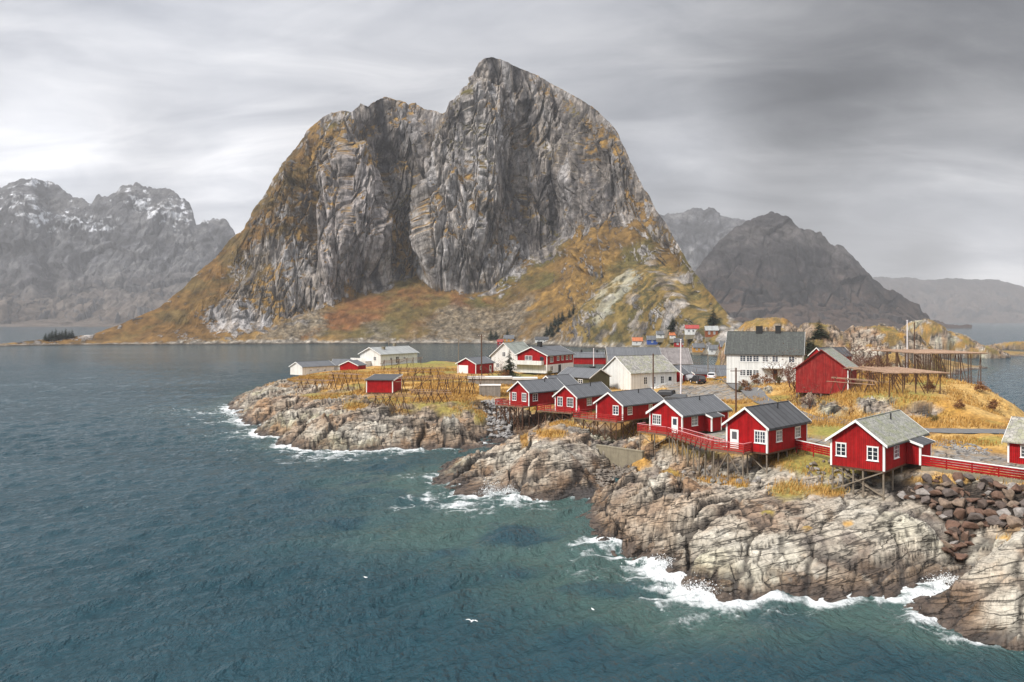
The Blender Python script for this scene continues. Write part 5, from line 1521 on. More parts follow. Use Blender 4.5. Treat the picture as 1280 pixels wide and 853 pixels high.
def shore_house(label, px, py, wpx, hpx, wall, roof, th=-6, r=.45, cat='house', chim=False, depth=5.0, sink=.8, wins=2):
    P = on_mountain(px, py)
    dd = np.hypot(MQ[..., 0] - P[0], MQ[..., 1] - (P[1] + 1.5))
    P = (P[0], P[1], max(P[2], float(np.quantile(MQ[..., 2][dd < 4.5], .25))))
    s = P[1] / 1000
    l = wpx * s; h = hpx * s * .62; rr = hpx * s * r
    x = (px - wpx / 2 - 640) * s
    z = P[2] - .35
    ws = []
    for i in range(wins):
        ws.append(('side', l * (i + .7) / (wins + .4), h * .42, min(1.2, l / 6), h * .36, W2))
    t = house(label, cat, (x, P[1] - 1.0), th, depth, l, z, h, rr, wall=wall, roof=roof, name='house', o=.35, corners=False, group=FG, wins=ws, chim=[(l * .5, depth / 2, .7, .8, BLACK)] if chim else ())
    MB().box((.05, .05, -2.6), (l - .05, depth - .05, -.003)).build('plinth', CONC, t)
    return t


shore_house('white far shore house with an orange tiled roof beside the blue house', 799, 430.5, 17, 9, WBOARD, ROOFO, -4)
shore_house('blue far shore house with a grey roof', 819, 430, 20, 10, BLUE, ROOF, -4)
shore_house('white far shore house with a grey roof above the blue house', 829, 422.5, 16, 8, WBOARD, ROOF, -4)
shore_house('white far shore house with an orange roof on the slope above the pink red one', 842, 422, 11, 7, WBOARD, ROOFO, -12)
shore_house('white two storey far shore house with a red roof', 866, 418, 19, 13, WBOARD, ROOFR, -6, r=.3, wins=3)
t = shore_house('brown far shore house with pale roof beside the white house with the red roof', 889, 420, 15, 14, BROWN, ROOFL, -8, r=.35)
shore_house('red far shore house with a black roof at the water', 850, 433, 16, 10, RED, ROOF2, -20)
shore_house('orange brown quay house on posts across the channel', 876, 441, 19, 10, OCHRE, ROOF, -3, wins=3)
shore_house('grey roofed white boathouse across the channel beside the orange brown quay house', 892, 442, 12, 11, WBOARD, ROOF, -3)
shore_house('dark red quay house at the left corner of the large white house', 905, 440, 9, 13, BROWN, ROOF, -3, wins=1)
shore_house('ochre yellow house on the far shore above the spruce', 636, 427.5, 12, 9, OCHRE, ROOF, -3)
shore_house('small red hut on the far shore beside the ochre house', 625, 430, 7, 6, RED, ROOFR, -3, wins=1)
shore_house('white and grey far shore house under the dark conifers', 677, 427.5, 16, 7, WBOARD, ROOF2, -3)


# ------------------------------------------------------------------ roads
def road(name, pts, width, m, lift=.07):
    P = [Vector((x, y)) for x, y in pts]
    C = []
    for i in range(len(P) - 1):
        p0 = P[max(i - 1, 0)]; p1 = P[i]; p2 = P[i + 1]; p3 = P[min(i + 2, len(P) - 1)]
        for k in range(14):
            t = k / 14
            C.append(.5 * ((2 * p1) + (-p0 + p2) * t + (2 * p0 - 5 * p1 + 4 * p2 - p3) * t * t + (-p0 + 3 * p1 - 3 * p2 + p3) * t ** 3))
    C.append(P[-1])
    n = len(C); k = 9
    Q = np.zeros((n, k, 3))
    for i, c in enumerate(C):
        d = (C[min(i + 1, n - 1)] - C[max(i - 1, 0)]).normalized(); nn = Vector((-d.y, d.x))
        for j in range(k):
            q = c + nn * width * (j / (k - 1) - .5); Q[i, j, :2] = q
    z = rbf(Q[..., 0], Q[..., 1])
    zt = terr(Q[..., 0], Q[..., 1])[0]
    Q[..., 2] = np.maximum(z.mean(1, keepdims=True) + 0 * z, zt) + lift
    for _ in range(4): Q[1:-1, :, 2] = np.maximum((Q[:-2, :, 2] + Q[1:-1, :, 2] + Q[2:, :, 2]) / 3, zt[1:-1] + .03)
    o = grid_mesh(name, Q[:, ::-1], m)
    tag(o, kind='structure')


road('road', [at(1420, 545, 5.4), at(1290, 541, 5.5), at(1200, 541, 5.5), at(1130, 538, 5.5), at(1050, 528, 5.55), at(1000, 520, 5.6), at(965, 508, 5.4), at(945, 498, 5.3), at(930, 490, 5.1), at(905, 484, 4.8), at(880, 480, 4.4)], 3.6, ASPH)
road('causeway', [(150, 300), (170, 345), (188, 395), (197, 425), (207, 455), (205, 500)], 6.0, GRAVEL, .25)


# ------------------------------------------------------------------ poles
def pole(label, px, Y, ytop, z0=None, m=POLE, r=.13, cross=False, cat='pole', name='utility_pole', r1=None):
    x, y = atY(px, Y); z0 = ground(x, y) if z0 is None else z0
    zt = CAM_Z - (ytop - 400) / 1000 * Y
    t = thing(name, label, cat, (x, y, z0))
    MB().tube((0, 0, -.5), (0, 0, zt - z0), r, r1 or r * .8, 8).build('shaft', m, t)
    if cross:
        b = MB().beam((-.9, 0, zt - z0 - .5), (.9, 0, zt - z0 - .5), .12); b.build('crossarm', m, t)
        for xx in (-.8, -.3, .3, .8): MB().tube((xx, 0, zt - z0 - .44), (xx, 0, zt - z0 - .26), .05).build('insulator', STEEL, t)
    else:
        MB().tube((0, 0, zt - z0), (0, 0, zt - z0 + .12), r * 1.2, r * .6, 8).build('cap', m, t)
    return t


pole('dark wooden pole at the front corner of the white hall', 816.5, 168, 443, r=.16)
pole('tall white pole on the grass beside the white hall', 851, 163, 425, m=STEEL, r=.17, name='flagpole', r1=.12)
pole('dark utility pole in front of the grassy bank below the large white house', 920, 127, 460, r=.15, cross=True)
pole('dark utility pole beside the red garage', 602, 212, 418, r=.17, cross=True)
pole('thin grey pole behind the red garage', 573, 285, 412, m=POLEG, r=.16)
pole('thin grey pole behind the long white house', 486, 286, 417, m=POLEG, r=.16)
pole('grey pole beside the red quay house near the olive house', 742, 236, 436, m=STEEL, r=.14)
pole('grey pole beside the ribbed metal roof of the quay building', 885, 214, 440, m=POLEG, r=.14)
pole('white flagpole with grey halyard behind the drying racks', 1134, 192, 401, m=STEEL, r=.18, name='flagpole', r1=.12)
pole('dark utility pole beside the white flagpole behind the drying racks', 1143, 196, 404, r=.16)


# ------------------------------------------------------------------ fish-drying racks
def trestle_rack(label, p0, p1, h, n, group='drying racks on the left headland', spread=1.3, rails=2):
    """row of crossed poles carrying horizontal rails"""
    x0, y0 = p0; x1, y1 = p1
    z0 = ground((x0 + x1) / 2, (y0 + y1) / 2)
    t = thing('drying_rack', label, 'drying rack', (x0, y0, z0), math.atan2(y1 - y0, x1 - x0), group)
    L = math.hypot(x1 - x0, y1 - y0)
    for i in range(n):
        xx = L * i / max(1, n - 1); w = world(t, xx, 0)
        g = ground(w.x, w.y) - z0
        for sgn in (-1, 1):
            a = sgn * random.uniform(.7, 1.25); yy = random.uniform(-.5, .5)
            MB().tube((xx + a, yy + sgn * spread * .4, g - .4), (xx - a * .45, yy * .3, h + random.uniform(.0, .4)), .07, .055, 5).build('pole', POLE, t)
        if i % 2 == 0:
            MB().tube((xx + random.uniform(-.1, .1), spread, g - .4), (xx, -.1, h + .1), .07, .055, 5).build('pole', POLE, t)
    for k in range(rails + 1):
        yy = (0, .55, -.6)[k]; zz = (h - .05, h * .72, h - .25)[k]
        MB().tube((-1.0 - random.random(), yy, zz), (L + .8 + random.random(), yy, zz + random.uniform(-.15, .2)), .07, .055, 6).build('rail', RACKWOOD, t)
    # long sloping stay
    w = world(t, L * .5, 0)
    MB().tube((L * .15, spread * .9, -.3), (L * .62, -.1, h), .065, .055, 5).build('stay', POLE, t)
    return t


def LR(px0, py0, px1, py1, z): return at(px0, py0, z), at(px1, py1, z)


for lab, (a_, b_), h_, n_ in (
    ('crossed pole drying rack furthest back, behind the red boat shed roof', LR(500, 479, 548, 478, 5.0), 2.7, 5),
    ('crossed pole drying rack beside the red boat shed wall', LR(505, 495, 560, 492, 4.8), 2.9, 5),
    ('short crossed pole drying rack at the rock edge below the grass', LR(522, 505, 556, 506, 4.6), 2.1, 4),
    ('drying rack between the gravel patch and the grey plank bin', LR(558, 497, 600, 493, 4.6), 3.1, 5),
    ('drying rack in front of the red boat shed, above the bare rock', LR(470, 512, 505, 511, 4.5), 2.3, 4),
    ('drying rack on the far left of the headland, below the low white shed', LR(376, 486, 412, 487, 4.5), 2.6, 4),
    ('drying rack of steep poles in the dip left of the red boat shed', LR(416, 489, 446, 491, 4.7), 3.2, 4),
    ('pale pole fence rack in front of the long white house', LR(480, 463, 525, 458, 5.2), 2.2, 5)):
    trestle_rack(lab, a_, b_, h_ * 1.2, n_ + 1)


def table_rack(label, org, ang, L, Wd, h, nx, ny, poles):
    """raised platform of long poles on a forest of posts"""
    z0 = ground(org[0] + 2, org[1] + 2)
    t = thing('drying_platform', label, 'drying rack', (org[0], org[1], z0), R(ang), 'pole platforms for drying fish on the right hill')
    top = h - z0
    for i in range(nx):
        for j in range(ny):
            xx, yy = L * i / (nx - 1), Wd * j / (ny - 1)
            w = world(t, xx, yy); g = ground(w.x, w.y) - z0
            MB().tube((xx + random.uniform(-.15, .15), yy, g - .3), (xx, yy, top), .10, .085, 6).build('post', POLE, t)
            if (i + j) % 2 == 0:
                s = 1 if i < nx - 1 else -1
                MB().tube((xx + s * L / (nx - 1) * .75, yy - .3, g - .2), (xx, yy + .05, top - .2), .07, .06, 5).build('stay', POLE, t)
    for j in range(ny):
        yy = Wd * j / (ny - 1)
        MB().tube((-1.2, yy, top + .06), (L + 1.2, yy, top + .06), .09, .08, 6).build('beam', RACKWOOD, t)
    for k in range(poles):
        xx = -.6 + (L + 1.2) * k / (poles - 1)
        MB().tube((xx + random.uniform(-.3, .3), -1.0 + random.uniform(-.8, .3), top + .2), (xx + random.uniform(-.3, .3), Wd + .8 + random.uniform(-.3, .9), top + .2 + random.uniform(-.05, .1)), .07, .055, 5).build('pole', RACKWOOD, t)
    return t


table_rack('large pole platform for drying fish on the crest of the grassy hill', (75, 147), 5, 11.8, 14.5, 13.7, 7, 5, 30)
table_rack('lower pole platform for drying fish between the red barn and the hill crest', (59.5, 126), 3, 8.2, 13, 11.5, 5, 5, 22)
trestle_rack('collapsed leaning rack of poles against the side of the red barn', (58.5, 131), (55.6, 137.5), 2.4, 4, group='drying racks on the right hill')


# ------------------------------------------------------------------ cars
def car(label, px, Y, z, rz, paint, L=4.4, W=1.8, H=1.55, name='parked_car'):
    x, y = atY(px, Y)
    t = thing(name, label, 'car', (x, y, z), R(rz), 'cars parked in the village')
    prof = [(-L / 2, .35), (-L / 2, .85), (-L / 2 + .25, 1.0), (-L / 2 + .35, H), (L / 2 - 1.9, H), (L / 2 - 1.15, 1.0), (L / 2 - .1, .88), (L / 2, .6), (L / 2, .35)]

    def ring(yy, ins): return [(px_, yy, z_) if z_ <= 1.0 else (px_ * (1 - .0), yy * ins, z_) for px_, z_ in prof]
    n = len(prof); a = ring(-W / 2, .82); c = ring(W / 2, .82)
    b = MB().add(a + c, [tuple(range(n)), tuple(range(2 * n - 1, n - 1, -1))] + [(i, n + i, n + (i + 1) % n, (i + 1) % n) for i in range(n)])
    me = b.mesh('body', paint)
    bm = bmesh.new(); bm.from_mesh(me); bmesh.ops.bevel(bm, geom=[e for e in bm.edges], offset=.05, segments=2, affect='EDGES'); bmesh.ops.recalc_face_normals(bm, faces=bm.faces); bm.to_mesh(me); bm.free()
    link('body', me, t)
    for s in (-1, 1):
        yy = s * (W / 2 * .91)
        q = [(-L / 2 + .5, s * W / 2 * .99, 1.04), (L / 2 - 1.35, s * W / 2 * .99, 1.04), (L / 2 - 1.98, s * W / 2 * .845, H - .1), (-L / 2 + .55, s * W / 2 * .845, H - .1)]
        q2 = [(p_[0], p_[1] - s * .06, p_[2]) for p_ in q]
        MB().add(q + q2, [(0, 1, 2, 3), (7, 6, 5, 4), (0, 4, 5, 1), (1, 5, 6, 2), (2, 6, 7, 3), (3, 7, 4, 0)]).build('side_window', GLASS, t)
    for x0, x1, xo in ((-L / 2 + .22, -L / 2 + .31, -.03), (L / 2 - 1.17, L / 2 - 1.83, .03)):
        ww = W * .42
        q = [(x0 + xo, -ww, 1.05), (x0 + xo, ww, 1.05), (x1 + xo, ww * .88, H - .08), (x1 + xo, -ww * .88, H - .08)]
        q2 = [(p_[0] - xo * 1.8, p_[1], p_[2]) for p_ in q]
        MB().add(q + q2, [(0, 1, 2, 3), (7, 6, 5, 4), (0, 4, 5, 1), (1, 5, 6, 2), (2, 6, 7, 3), (3, 7, 4, 0)]).build('windscreen', GLASS, t)
    for xx in (-L / 2 + .85, L / 2 - .85):
        for s in (-1, 1):
            w_ = MB().tube((xx, s * (W / 2 - .2), .33), (xx, s * (W / 2 + .01), .33), .33, n=16).build('wheel', BLACK, t)
            MB().tube((xx, s * (W / 2 + .011), .33), (xx, s * (W / 2 + .02), .33), .19, n=12).build('rim', STEEL, w_)
    for s in (-1, 1):
        MB().box((-L / 2 - .03, s * .72 - .14, .72), (-L / 2 + .02, s * .72 + .14, .92)).build('tail_light', ROOFR, t)
        MB().box((L / 2 - .03, s * .66 - .16, .62), (L / 2 + .03, s * .66 + .16, .76)).build('headlight', STEEL, t)
    return t


CARB = mat('black car paint', (.02, .02, .023), .25, .1, 2, spec=.6, bump=.02)
CARG = mat('dark grey car paint', (.055, .06, .068), .3, .1, 2, spec=.6, bump=.02)
CARS = mat('silver car paint', (.45, .46, .48), .3, .05, 2, spec=.6, bump=.02, metal=.3)
CARW = mat('white car paint', (.75, .75, .76), .3, .03, 2, spec=.6, bump=.02)
car('black car with red tail lights parked on the road by the small red open shed', 872, 178, ground(*atY(872, 178)) + .05, 105, CARB, 4.6, 1.9, 1.75)
car('silver car parked just behind the black car by the red shed', 860.5, 186, ground(*atY(860.5, 186)) + .05, 130, CARS)
car('black van-like car parked behind the ridge of a red cabin near the hall corner', 829, 152, 4.85, 150, CARB, 4.8, 1.95, 1.85)
car('dark grey car parked beside the black one behind the cabin roof', 845, 147, 4.85, 160, CARG, 4.5, 1.85, 1.5)
car('white car beside the quay building wall', 890, 190, ground(*atY(890, 190)) + .05, 70, CARW)


# ------------------------------------------------------------------ boulders
def rock_mat(name, cols):
    m = bpy.data.materials.new(name); m.use_nodes = True
    nt = m.node_tree; bs = nt.nodes['Principled BSDF']
    oi = nt.nodes.new('ShaderNodeObjectInfo')
    tc = nt.nodes.new('ShaderNodeTexCoord')
    n = NN(nt, 'ShaderNodeTexNoise', Scale=3.0, Detail=8.0, Roughness=.7)
    LK(nt, tc.outputs['Object'], n.inputs['Vector'])
    c = ramp(nt, oi.outputs['Random'], [(i / len(cols), k) for i, k in enumerate(cols)], 'CONSTANT')
    c = mix(nt, 1.0, c, ramp(nt, n.outputs['Fac'], [(.3, .5), (.7, 1.45)]), 'MULTIPLY')
    LK(nt, c, bs.inputs['Base Color']); bs.inputs['Roughness'].default_value = .85
    bp = NN(nt, 'ShaderNodeBump', Strength=.8, Distance=.12); LK(nt, n.outputs['Fac'], bp.inputs['Height']); LK(nt, bp.outputs[0], bs.inputs['Normal'])
    return m


def rock_mesh(seed, m, flat=.7, npts=16):
    r = np.random.default_rng(seed)
    bm = bmesh.new()
    for _ in range(npts):
        v = r.normal(size=3); v /= np.linalg.norm(v); v *= r.uniform(.82, 1.0)
        bm.verts.new((v[0], v[1] * .8, v[2] * flat))
    bmesh.ops.convex_hull(bm, input=bm.verts)
    for v in [v for v in bm.verts if not v.link_faces]: bm.verts.remove(v)
    bmesh.ops.dissolve_limit(bm, angle_limit=R(14), verts=bm.verts, edges=bm.edges)
    bmesh.ops.bevel(bm, geom=list(bm.edges), offset=.05, segments=1, affect='EDGES')
    bmesh.ops.recalc_face_normals(bm, faces=bm.faces)
    me = bpy.data.meshes.new('boulder'); bm.to_mesh(me); bm.free(); me.materials.append(m)
    return me


BM_B = rock_mat('rusty boulder', [(.125, .068, .045), (.16, .098, .068), (.105, .075, .06), (.20, .145, .105), (.135, .078, .052), (.26, .235, .215), (.115, .092, .08)])
BM_G = rock_mat('grey boulder', [(.22, .20, .18), (.30, .28, .26), (.15, .135, .12), (.19, .15, .115), (.25, .235, .20)])
rm_b = [rock_mesh(s, BM_B, .62, 11) for s in range(12)]
rm_g = [rock_mesh(s + 50, BM_G, .75) for s in range(6)]


def scatter(n, poly_px, size, meshes, label, group, seed, zguess, spacing=.8, name='boulder', tries=26000, big=0):
    """boulders over an area given as a photo polygon"""
    r = np.random.default_rng(seed)
    W_ = np.array([at(px, py, zg) for (px, py), zg in zip(poly_px, zguess)])
    x0, y0 = W_.min(0); x1, y1 = W_.max(0)
    xs = r.uniform(x0, x1, tries); ys = r.uniform(y0, y1, tries)
    zs = terr(xs, ys)[0]
    px = 640 + 1000 * xs / ys; py = 400 + 1000 * (CAM_Z - zs) / ys
    ok = inside(poly_px, px, py)
    got = []
    for x, y, z in zip(xs[ok], ys[ok], zs[ok]):
        s = r.uniform(*size) if len(got) >= big else r.uniform(size[1], size[1] * 1.35)
        if any((x - a) ** 2 + (y - b) ** 2 < (spacing * (s + c) * .82) ** 2 for a, b, c in got): continue
        got.append((x, y, s))
        o = link(name, meshes[int(r.integers(len(meshes)))])
        o.location = (x, y, z + s * .25); o.rotation_euler = (r.normal(0, .35), r.normal(0, .35), r.uniform(0, 6.28)); o.scale = (s, s * r.uniform(.75, 1.1), s * r.uniform(.8, 1.1))
        tag(o, label, 'boulder', group)
        if len(got) >= n: break
    return len(got)


nb = scatter(190, [(1118, 600), (1140, 594), (1170, 594), (1285, 612), (1285, 664), (1240, 656), (1218, 664), (1205, 705), (1180, 690), (1188, 660), (1160, 630), (1120, 620)], (.42, .78), rm_b,
             'angular brown boulder in the loose stone bank below the long red fence', 'boulders in the bank below the red fence', 3, [5.3, 5.5, 5.5, 5.3, 4, 4, 2.5, .8, .9, 2.6, 3.8, 4], .56, big=45)
nb2 = scatter(45, [(1005, 585), (1050, 570), (1100, 590), (1110, 612), (1040, 606), (1008, 600)], (.28, .55), rm_g,
              'grey broken stone on the slope between the two nearest red cabins', 'grey stones between the two nearest cabins', 4, [4.6, 5, 4.8, 4, 4.2, 4.4], .75)
nb3 = scatter(55, [(850, 570), (905, 580), (960, 588), (960, 606), (900, 606), (850, 592)], (.28, .6), rm_g,
              'grey broken stone under the lattice walkway', 'grey stones under the lattice walkway', 5, [4, 4.5, 5, 4.5, 4, 4], .75)


def rubble(name, n, poly_px, size, zguess, seed, cols):
    r = np.random.default_rng(seed)
    W_ = np.array([at(px, py, zg) for (px, py), zg in zip(poly_px, zguess)])
    x0, y0 = W_.min(0); x1, y1 = W_.max(0)
    xs = r.uniform(x0, x1, n * 6); ys = r.uniform(y0, y1, n * 6); zs = terr(xs, ys)[0]
    px = 640 + 1000 * xs / ys; py = 400 + 1000 * (CAM_Z - zs) / ys
    ok = np.where(inside(poly_px, px, py))[0][:n]
    V = []; F = []
    for i in ok:
        me = rm_g[int(r.integers(len(rm_g)))]
        s = r.uniform(*size); M = Matrix.Translation((xs[i], ys[i], zs[i] + s * .15)) @ Matrix.Rotation(r.uniform(0, 6.28), 4, 'Z') @ Matrix.Rotation(r.normal(0, .4), 4, 'X') @ Matrix.Diagonal((s, s * r.uniform(.6, 1), s * .8, 1))
        o = len(V); V += [tuple(M @ v.co) for v in me.vertices]; F += [tuple(k + o for k in p.vertices) for p in me.polygons]
    me = bpy.data.meshes.new(name); me.from_pydata(V, [], F)
    m = mat('rubble ' + name, cols, .9, .6, .9, bump=.6); me.materials.append(m)
    return tag(link(name, me), kind='stuff')


rubble('rubble', 900, [(602, 502), (628, 498), (640, 520), (640, 548), (612, 547), (608, 525)], (.18, .6), [4.5, 4.5, 1.7, .4, .4, 1.7], 21, (.26, .25, .24))
rubble('shingle', 260, [(742, 596), (755, 578), (800, 585), (775, 596), (752, 612)], (.2, .55), [.5, .8, 1, .5, .2], 22, (.17, .145, .12))
rubble('gravel', 240, [(1160, 556), (1180, 549), (1240, 562), (1235, 570), (1185, 562)], (.12, .32), [5.4] * 5, 23, (.22, .21, .2))


# ------------------------------------------------------------------ dry grass
def make_grass():
    r = np.random.default_rng(77)
    nr, nc = TVEG.shape
    X, Y, Z = TP[..., 0], TP[..., 1], TP[..., 2]
    dx = np.gradient(X, axis=1); dy = np.gradient(Y, axis=0)
    wgt = TVEG * np.abs(dx * dy) * (Z > 1.0) * (Y < 240) * (Y > 50) * np.clip(130 / Y, .35, 1.6)
    n1 = fbm(X / 6, Y / 6, o=4, s=401)
    wgt = wgt * sstep(.36, .56, n1)
    # keep lawns, roads and yards short
    px = 640 + 1000 * X / Y; py = 400 + 1000 * (CAM_Z - Z) / Y
    for cx, cy, rx, ry in ((1180, 541, 160, 6), (1210, 570, 75, 13), (900, 545, 45, 18), (900, 490, 50, 10), (1030, 541, 40, 8), (620, 470, 60, 6)):
        wgt = wgt * sstep(.8, 1.2, np.sqrt(((px - cx) / rx) ** 2 + ((py - cy) / ry) ** 2))
    p = (wgt / wgt.sum()).ravel()
    N = 120000
    k = r.choice(p.size, N, p=p)
    x = X.ravel()[k] + r.normal(0, .18, N); y = Y.ravel()[k] + r.normal(0, .18, N); z = Z.ravel()[k] - .05
    h = r.uniform(.22, .62, N) * (.6 + .8 * n1.ravel()[k]); w = r.uniform(.03, .06, N) * np.clip(Y.ravel()[k] / 80, 1, 2.4)
    a = r.uniform(0, 6.28, N); lx = r.normal(.12, .16, N); ly = r.normal(.05, .16, N)
    V = np.zeros((N, 3, 3))
    V[:, 0] = np.stack([x - w * np.cos(a), y - w * np.sin(a), z], -1); V[:, 1] = np.stack([x + w * np.cos(a), y + w * np.sin(a), z], -1); V[:, 2] = np.stack([x + lx * h * 1.5, y + ly * h * 1.5, z + h], -1)
    me = bpy.data.meshes.new('grass')
    me.vertices.add(N * 3); me.vertices.foreach_set('co', V.astype(np.float32).ravel())
    me.loops.add(N * 3); me.loops.foreach_set('vertex_index', np.arange(N * 3, dtype=np.int32))
    me.polygons.add(N); me.polygons.foreach_set('loop_start', np.arange(0, N * 3, 3, dtype=np.int32)); me.polygons.foreach_set('loop_total', np.full(N, 3, np.int32))
    me.update(calc_edges=True)
    c = np.ones((N, 4), np.float32)
    t = r.uniform(0, 1, N)[:, None]; t2 = (r.uniform(0, 1, N) < .22)[:, None]
    c[:, :3] = lerp(np.array([.33, .165, .032]), np.array([.52, .33, .115]), t) * np.where(t2, .55, 1.0)
    a_ = me.attributes.new('Col', 'FLOAT_COLOR', 'FACE'); a_.data.foreach_set('color', c.ravel())
    m = bpy.data.materials.new('dry grass'); m.use_nodes = True
    nt = m.node_tree; bs = nt.nodes['Principled BSDF']
    LK(nt, NN(nt, 'ShaderNodeAttribute', attribute_name='Col').outputs['Color'], bs.inputs['Base Color']); bs.inputs['Roughness'].default_value = .8; bs.inputs['Specular IOR Level'].default_value = .1
    me.materials.append(m)
    tag(link('grass', me), kind='stuff')


make_grass()


# ------------------------------------------------------------------ shrubs and trees
def twig_mesh(seed, h, n0=7, spread=.55, lv=3, r0=.05):
    r = random.Random(seed); b = MB()

    def grow(p, d, L, rad, lvl):
        q = p + d * L
        b.tube(p, q, rad, rad * .65, 4)
        if lvl == 0: return
        for _ in range(r.choice((2, 3, 3))):
            dd = (d + Vector((r.gauss(0, spread), r.gauss(0, spread), r.gauss(.12, .25)))).normalized()
            grow(p.lerp(q, r.uniform(.55, 1)), dd, L * r.uniform(.55, .8), rad * .6, lvl - 1)
    for _ in range(n0):
        grow(Vector((r.gauss(0, .25), r.gauss(0, .25), -.2)), Vector((r.gauss(0, .45), r.gauss(0, .45), 1)).normalized(), h * .42, r0, lv)
    return b


TWIG_R = mat('red brown twigs', (.12, .055, .035), .9, .3, 2.0)
TWIG_G = mat('grey brown twigs', (.16, .11, .075), .9, .3, 2.0)
LEAF_R = mat('rust shrub leaves', (.20, .085, .03), .8, .4, 2.0)
LEAF_O = mat('olive shrub leaves', (.12, .10, .03), .8, .4, 2.0)
LEAF_P = mat('pink shrub leaves', (.30, .07, .06), .8, .4, 2.0)
NEEDLE = mat('dark spruce needles', (.022, .034, .018), .85, .4, 2.0)
NEEDLE2 = mat('olive spruce needles', (.040, .048, .022), .85, .4, 2.0)
BARK = mat('bark', (.07, .05, .035), .9, .3, 4.0)


def leaf_mesh(seed, n, rx, rz, zc, size, hole=.3):
    r = random.Random(seed); b = MB()
    clumps = [(Vector((r.gauss(0, .45) * rx, r.gauss(0, .45) * rx, zc + r.uniform(-.8, .9) * rz)), r.uniform(.2, .42)) for _ in range(16)]
    for _ in range(n):
        c, cr = r.choice(clumps)
        p = c + Vector((r.gauss(0, 1), r.gauss(0, 1), r.gauss(0, .8))) * cr * rx * .8
        a = Vector((r.gauss(0, 1), r.gauss(0, 1), r.gauss(0, 1))).normalized() * size * r.uniform(.6, 1.4); c2 = Vector((r.gauss(0, 1), r.gauss(0, 1), r.gauss(0, 1))).normalized() * size * r.uniform(.4, 1)
        b.add([p - a, p + c2, p + a, p - c2], [(0, 1, 2, 3)])
    return b


_shr = {}


def shrub(label, px, Y, h, kind='bare', group=None, z=None, py=None):
    if py is not None: x, y = at(px, py, Y); zz = ground(x, y)
    else:
        x, y = atY(px, Y); zz = ground(x, y) if z is None else z
    t = thing('shrub', label, 'shrub', (x, y, zz), random.uniform(0, 6), group)
    key = (kind, random.randint(0, 1))
    if key not in _shr:
        tw = twig_mesh(len(_shr) + 3, 1.0, 6 if kind == 'bare' else 5, r0=.018 if kind == 'bare' else .014, lv=4 if kind == 'bare' else 3).mesh('branches', TWIG_R if kind != 'grey' else TWIG_G)
        lf = None
        if kind in ('rust', 'olive', 'pink'):
            lf = leaf_mesh(len(_shr) + 5, 700, .42, .34, .5, .05).mesh('foliage', {'rust': LEAF_R, 'olive': LEAF_O, 'pink': LEAF_P}[kind])
        elif kind == 'bare':
            lf = leaf_mesh(len(_shr) + 5, 160, .5, .4, .6, .022).mesh('foliage', TWIG_R)
        _shr[key] = (tw, lf)
    tw, lf = _shr[key]
    o = link('branches', tw, t); o.scale = (h, h, h)
    if lf: o = link('foliage', lf, t); o.scale = (h * 1.1, h * 1.1, h)
    return t


SG = 'bare shrubs around the village'
for lab, px, Y, h, k in (
    ('tall bare reddish bush in front of the right end of the large white house', 985, 160, 7.0, 'bare'), ('bare bush close to the corner of the tall red barn', 998, 150, 5.5, 'bare'),
    ('rust coloured bush under the lower windows of the large white house', 945, 166, 2.6, 'rust'), ('rust bush on top of the grassy bank left of the bare trees', 960, 164, 2.2, 'rust'), ('small rust bush at the left end of the bank by the white house', 930, 166, 1.8, 'rust'), ('olive bush beside the rust ones on the bank', 972, 160, 2.2, 'olive'),
    ('thin bare sapling against the front of the red barn', 1012, 132, 4.6, 'bare'),
    ('dense brown bare thicket behind the red barn, its left clump', 1078, 165, 7.0, 'bare'), ('dense brown bare thicket behind the barn, next to the platform', 1092, 172, 7.5, 'bare'), ('brown bare thicket beyond the barn roof, its highest clump', 1066, 185, 8.0, 'bare'), ('brown bare thicket at the left posts of the large platform', 1104, 168, 5.5, 'bare'),
    ('rust bush between the barn and the lower platform', 1088, 148, 2.4, 'rust'),
    ('dark brown bush on the hillside below the large platform', 1163, 128, 1.9, 'rust'), ('second brown bush on the hillside, beside the pale grass', 1178, 126, 1.7, 'grey'), ('brown bush on the far right slope of the hill', 1242, 125, 1.9, 'rust'), ('grey brown bush low on the right slope of the hill', 1252, 119, 1.8, 'grey'),
    ('small pink red bush on the hill edge by the last post of the platform', 1233, 158, 1.5, 'pink'), ('rust bush at the end of the hill crest', 1238, 148, 1.7, 'rust'),
    ('pale bare tree between the garage and the white house', 621, 214, 4.6, 'bare'), ('rust bush at the foot of the spruce', 632, 209, 2.2, 'rust'), ('bare round tree beside the ribbed metal roof', 877, 210, 5.5, 'grey'), ('small yellow green bush by the door of the red and white house', 687, 214, 2.0, 'olive'),
    ('pale dry bush on the hill above the road, below the lower platform', 1120, 117, 1.6, 'grey'), ('rust bush on the hill above the road near its middle', 1200, 114, 1.5, 'rust'), ('dark rust bush near the right end of the hill, above the slate roofed cabin', 1225, 131, 2.0, 'rust'), ('bare bush on the hill slope under the last platform posts', 1212, 140, 2.2, 'bare'), ('bare bush among the grey outcrops above the road', 1060, 118, 1.8, 'bare'), ('olive bush at the foot of the hill by the road', 1168, 110, 1.2, 'olive'),
    ('rust bush on the bank behind the utility pole', 935, 158, 1.5, 'rust'), ('olive bush low on the grassy bank', 926, 160, 1.3, 'olive'), ('dark bush on the knoll behind the white house', 948, 226, 4.0, 'olive'), ('olive bush on the knoll right of the chimneys', 990, 224, 5.0, 'olive'), ('olive bush beside the gable of the large white house', 1013, 200, 5.0, 'olive')):
    shrub(lab, px, Y, h, k, SG)


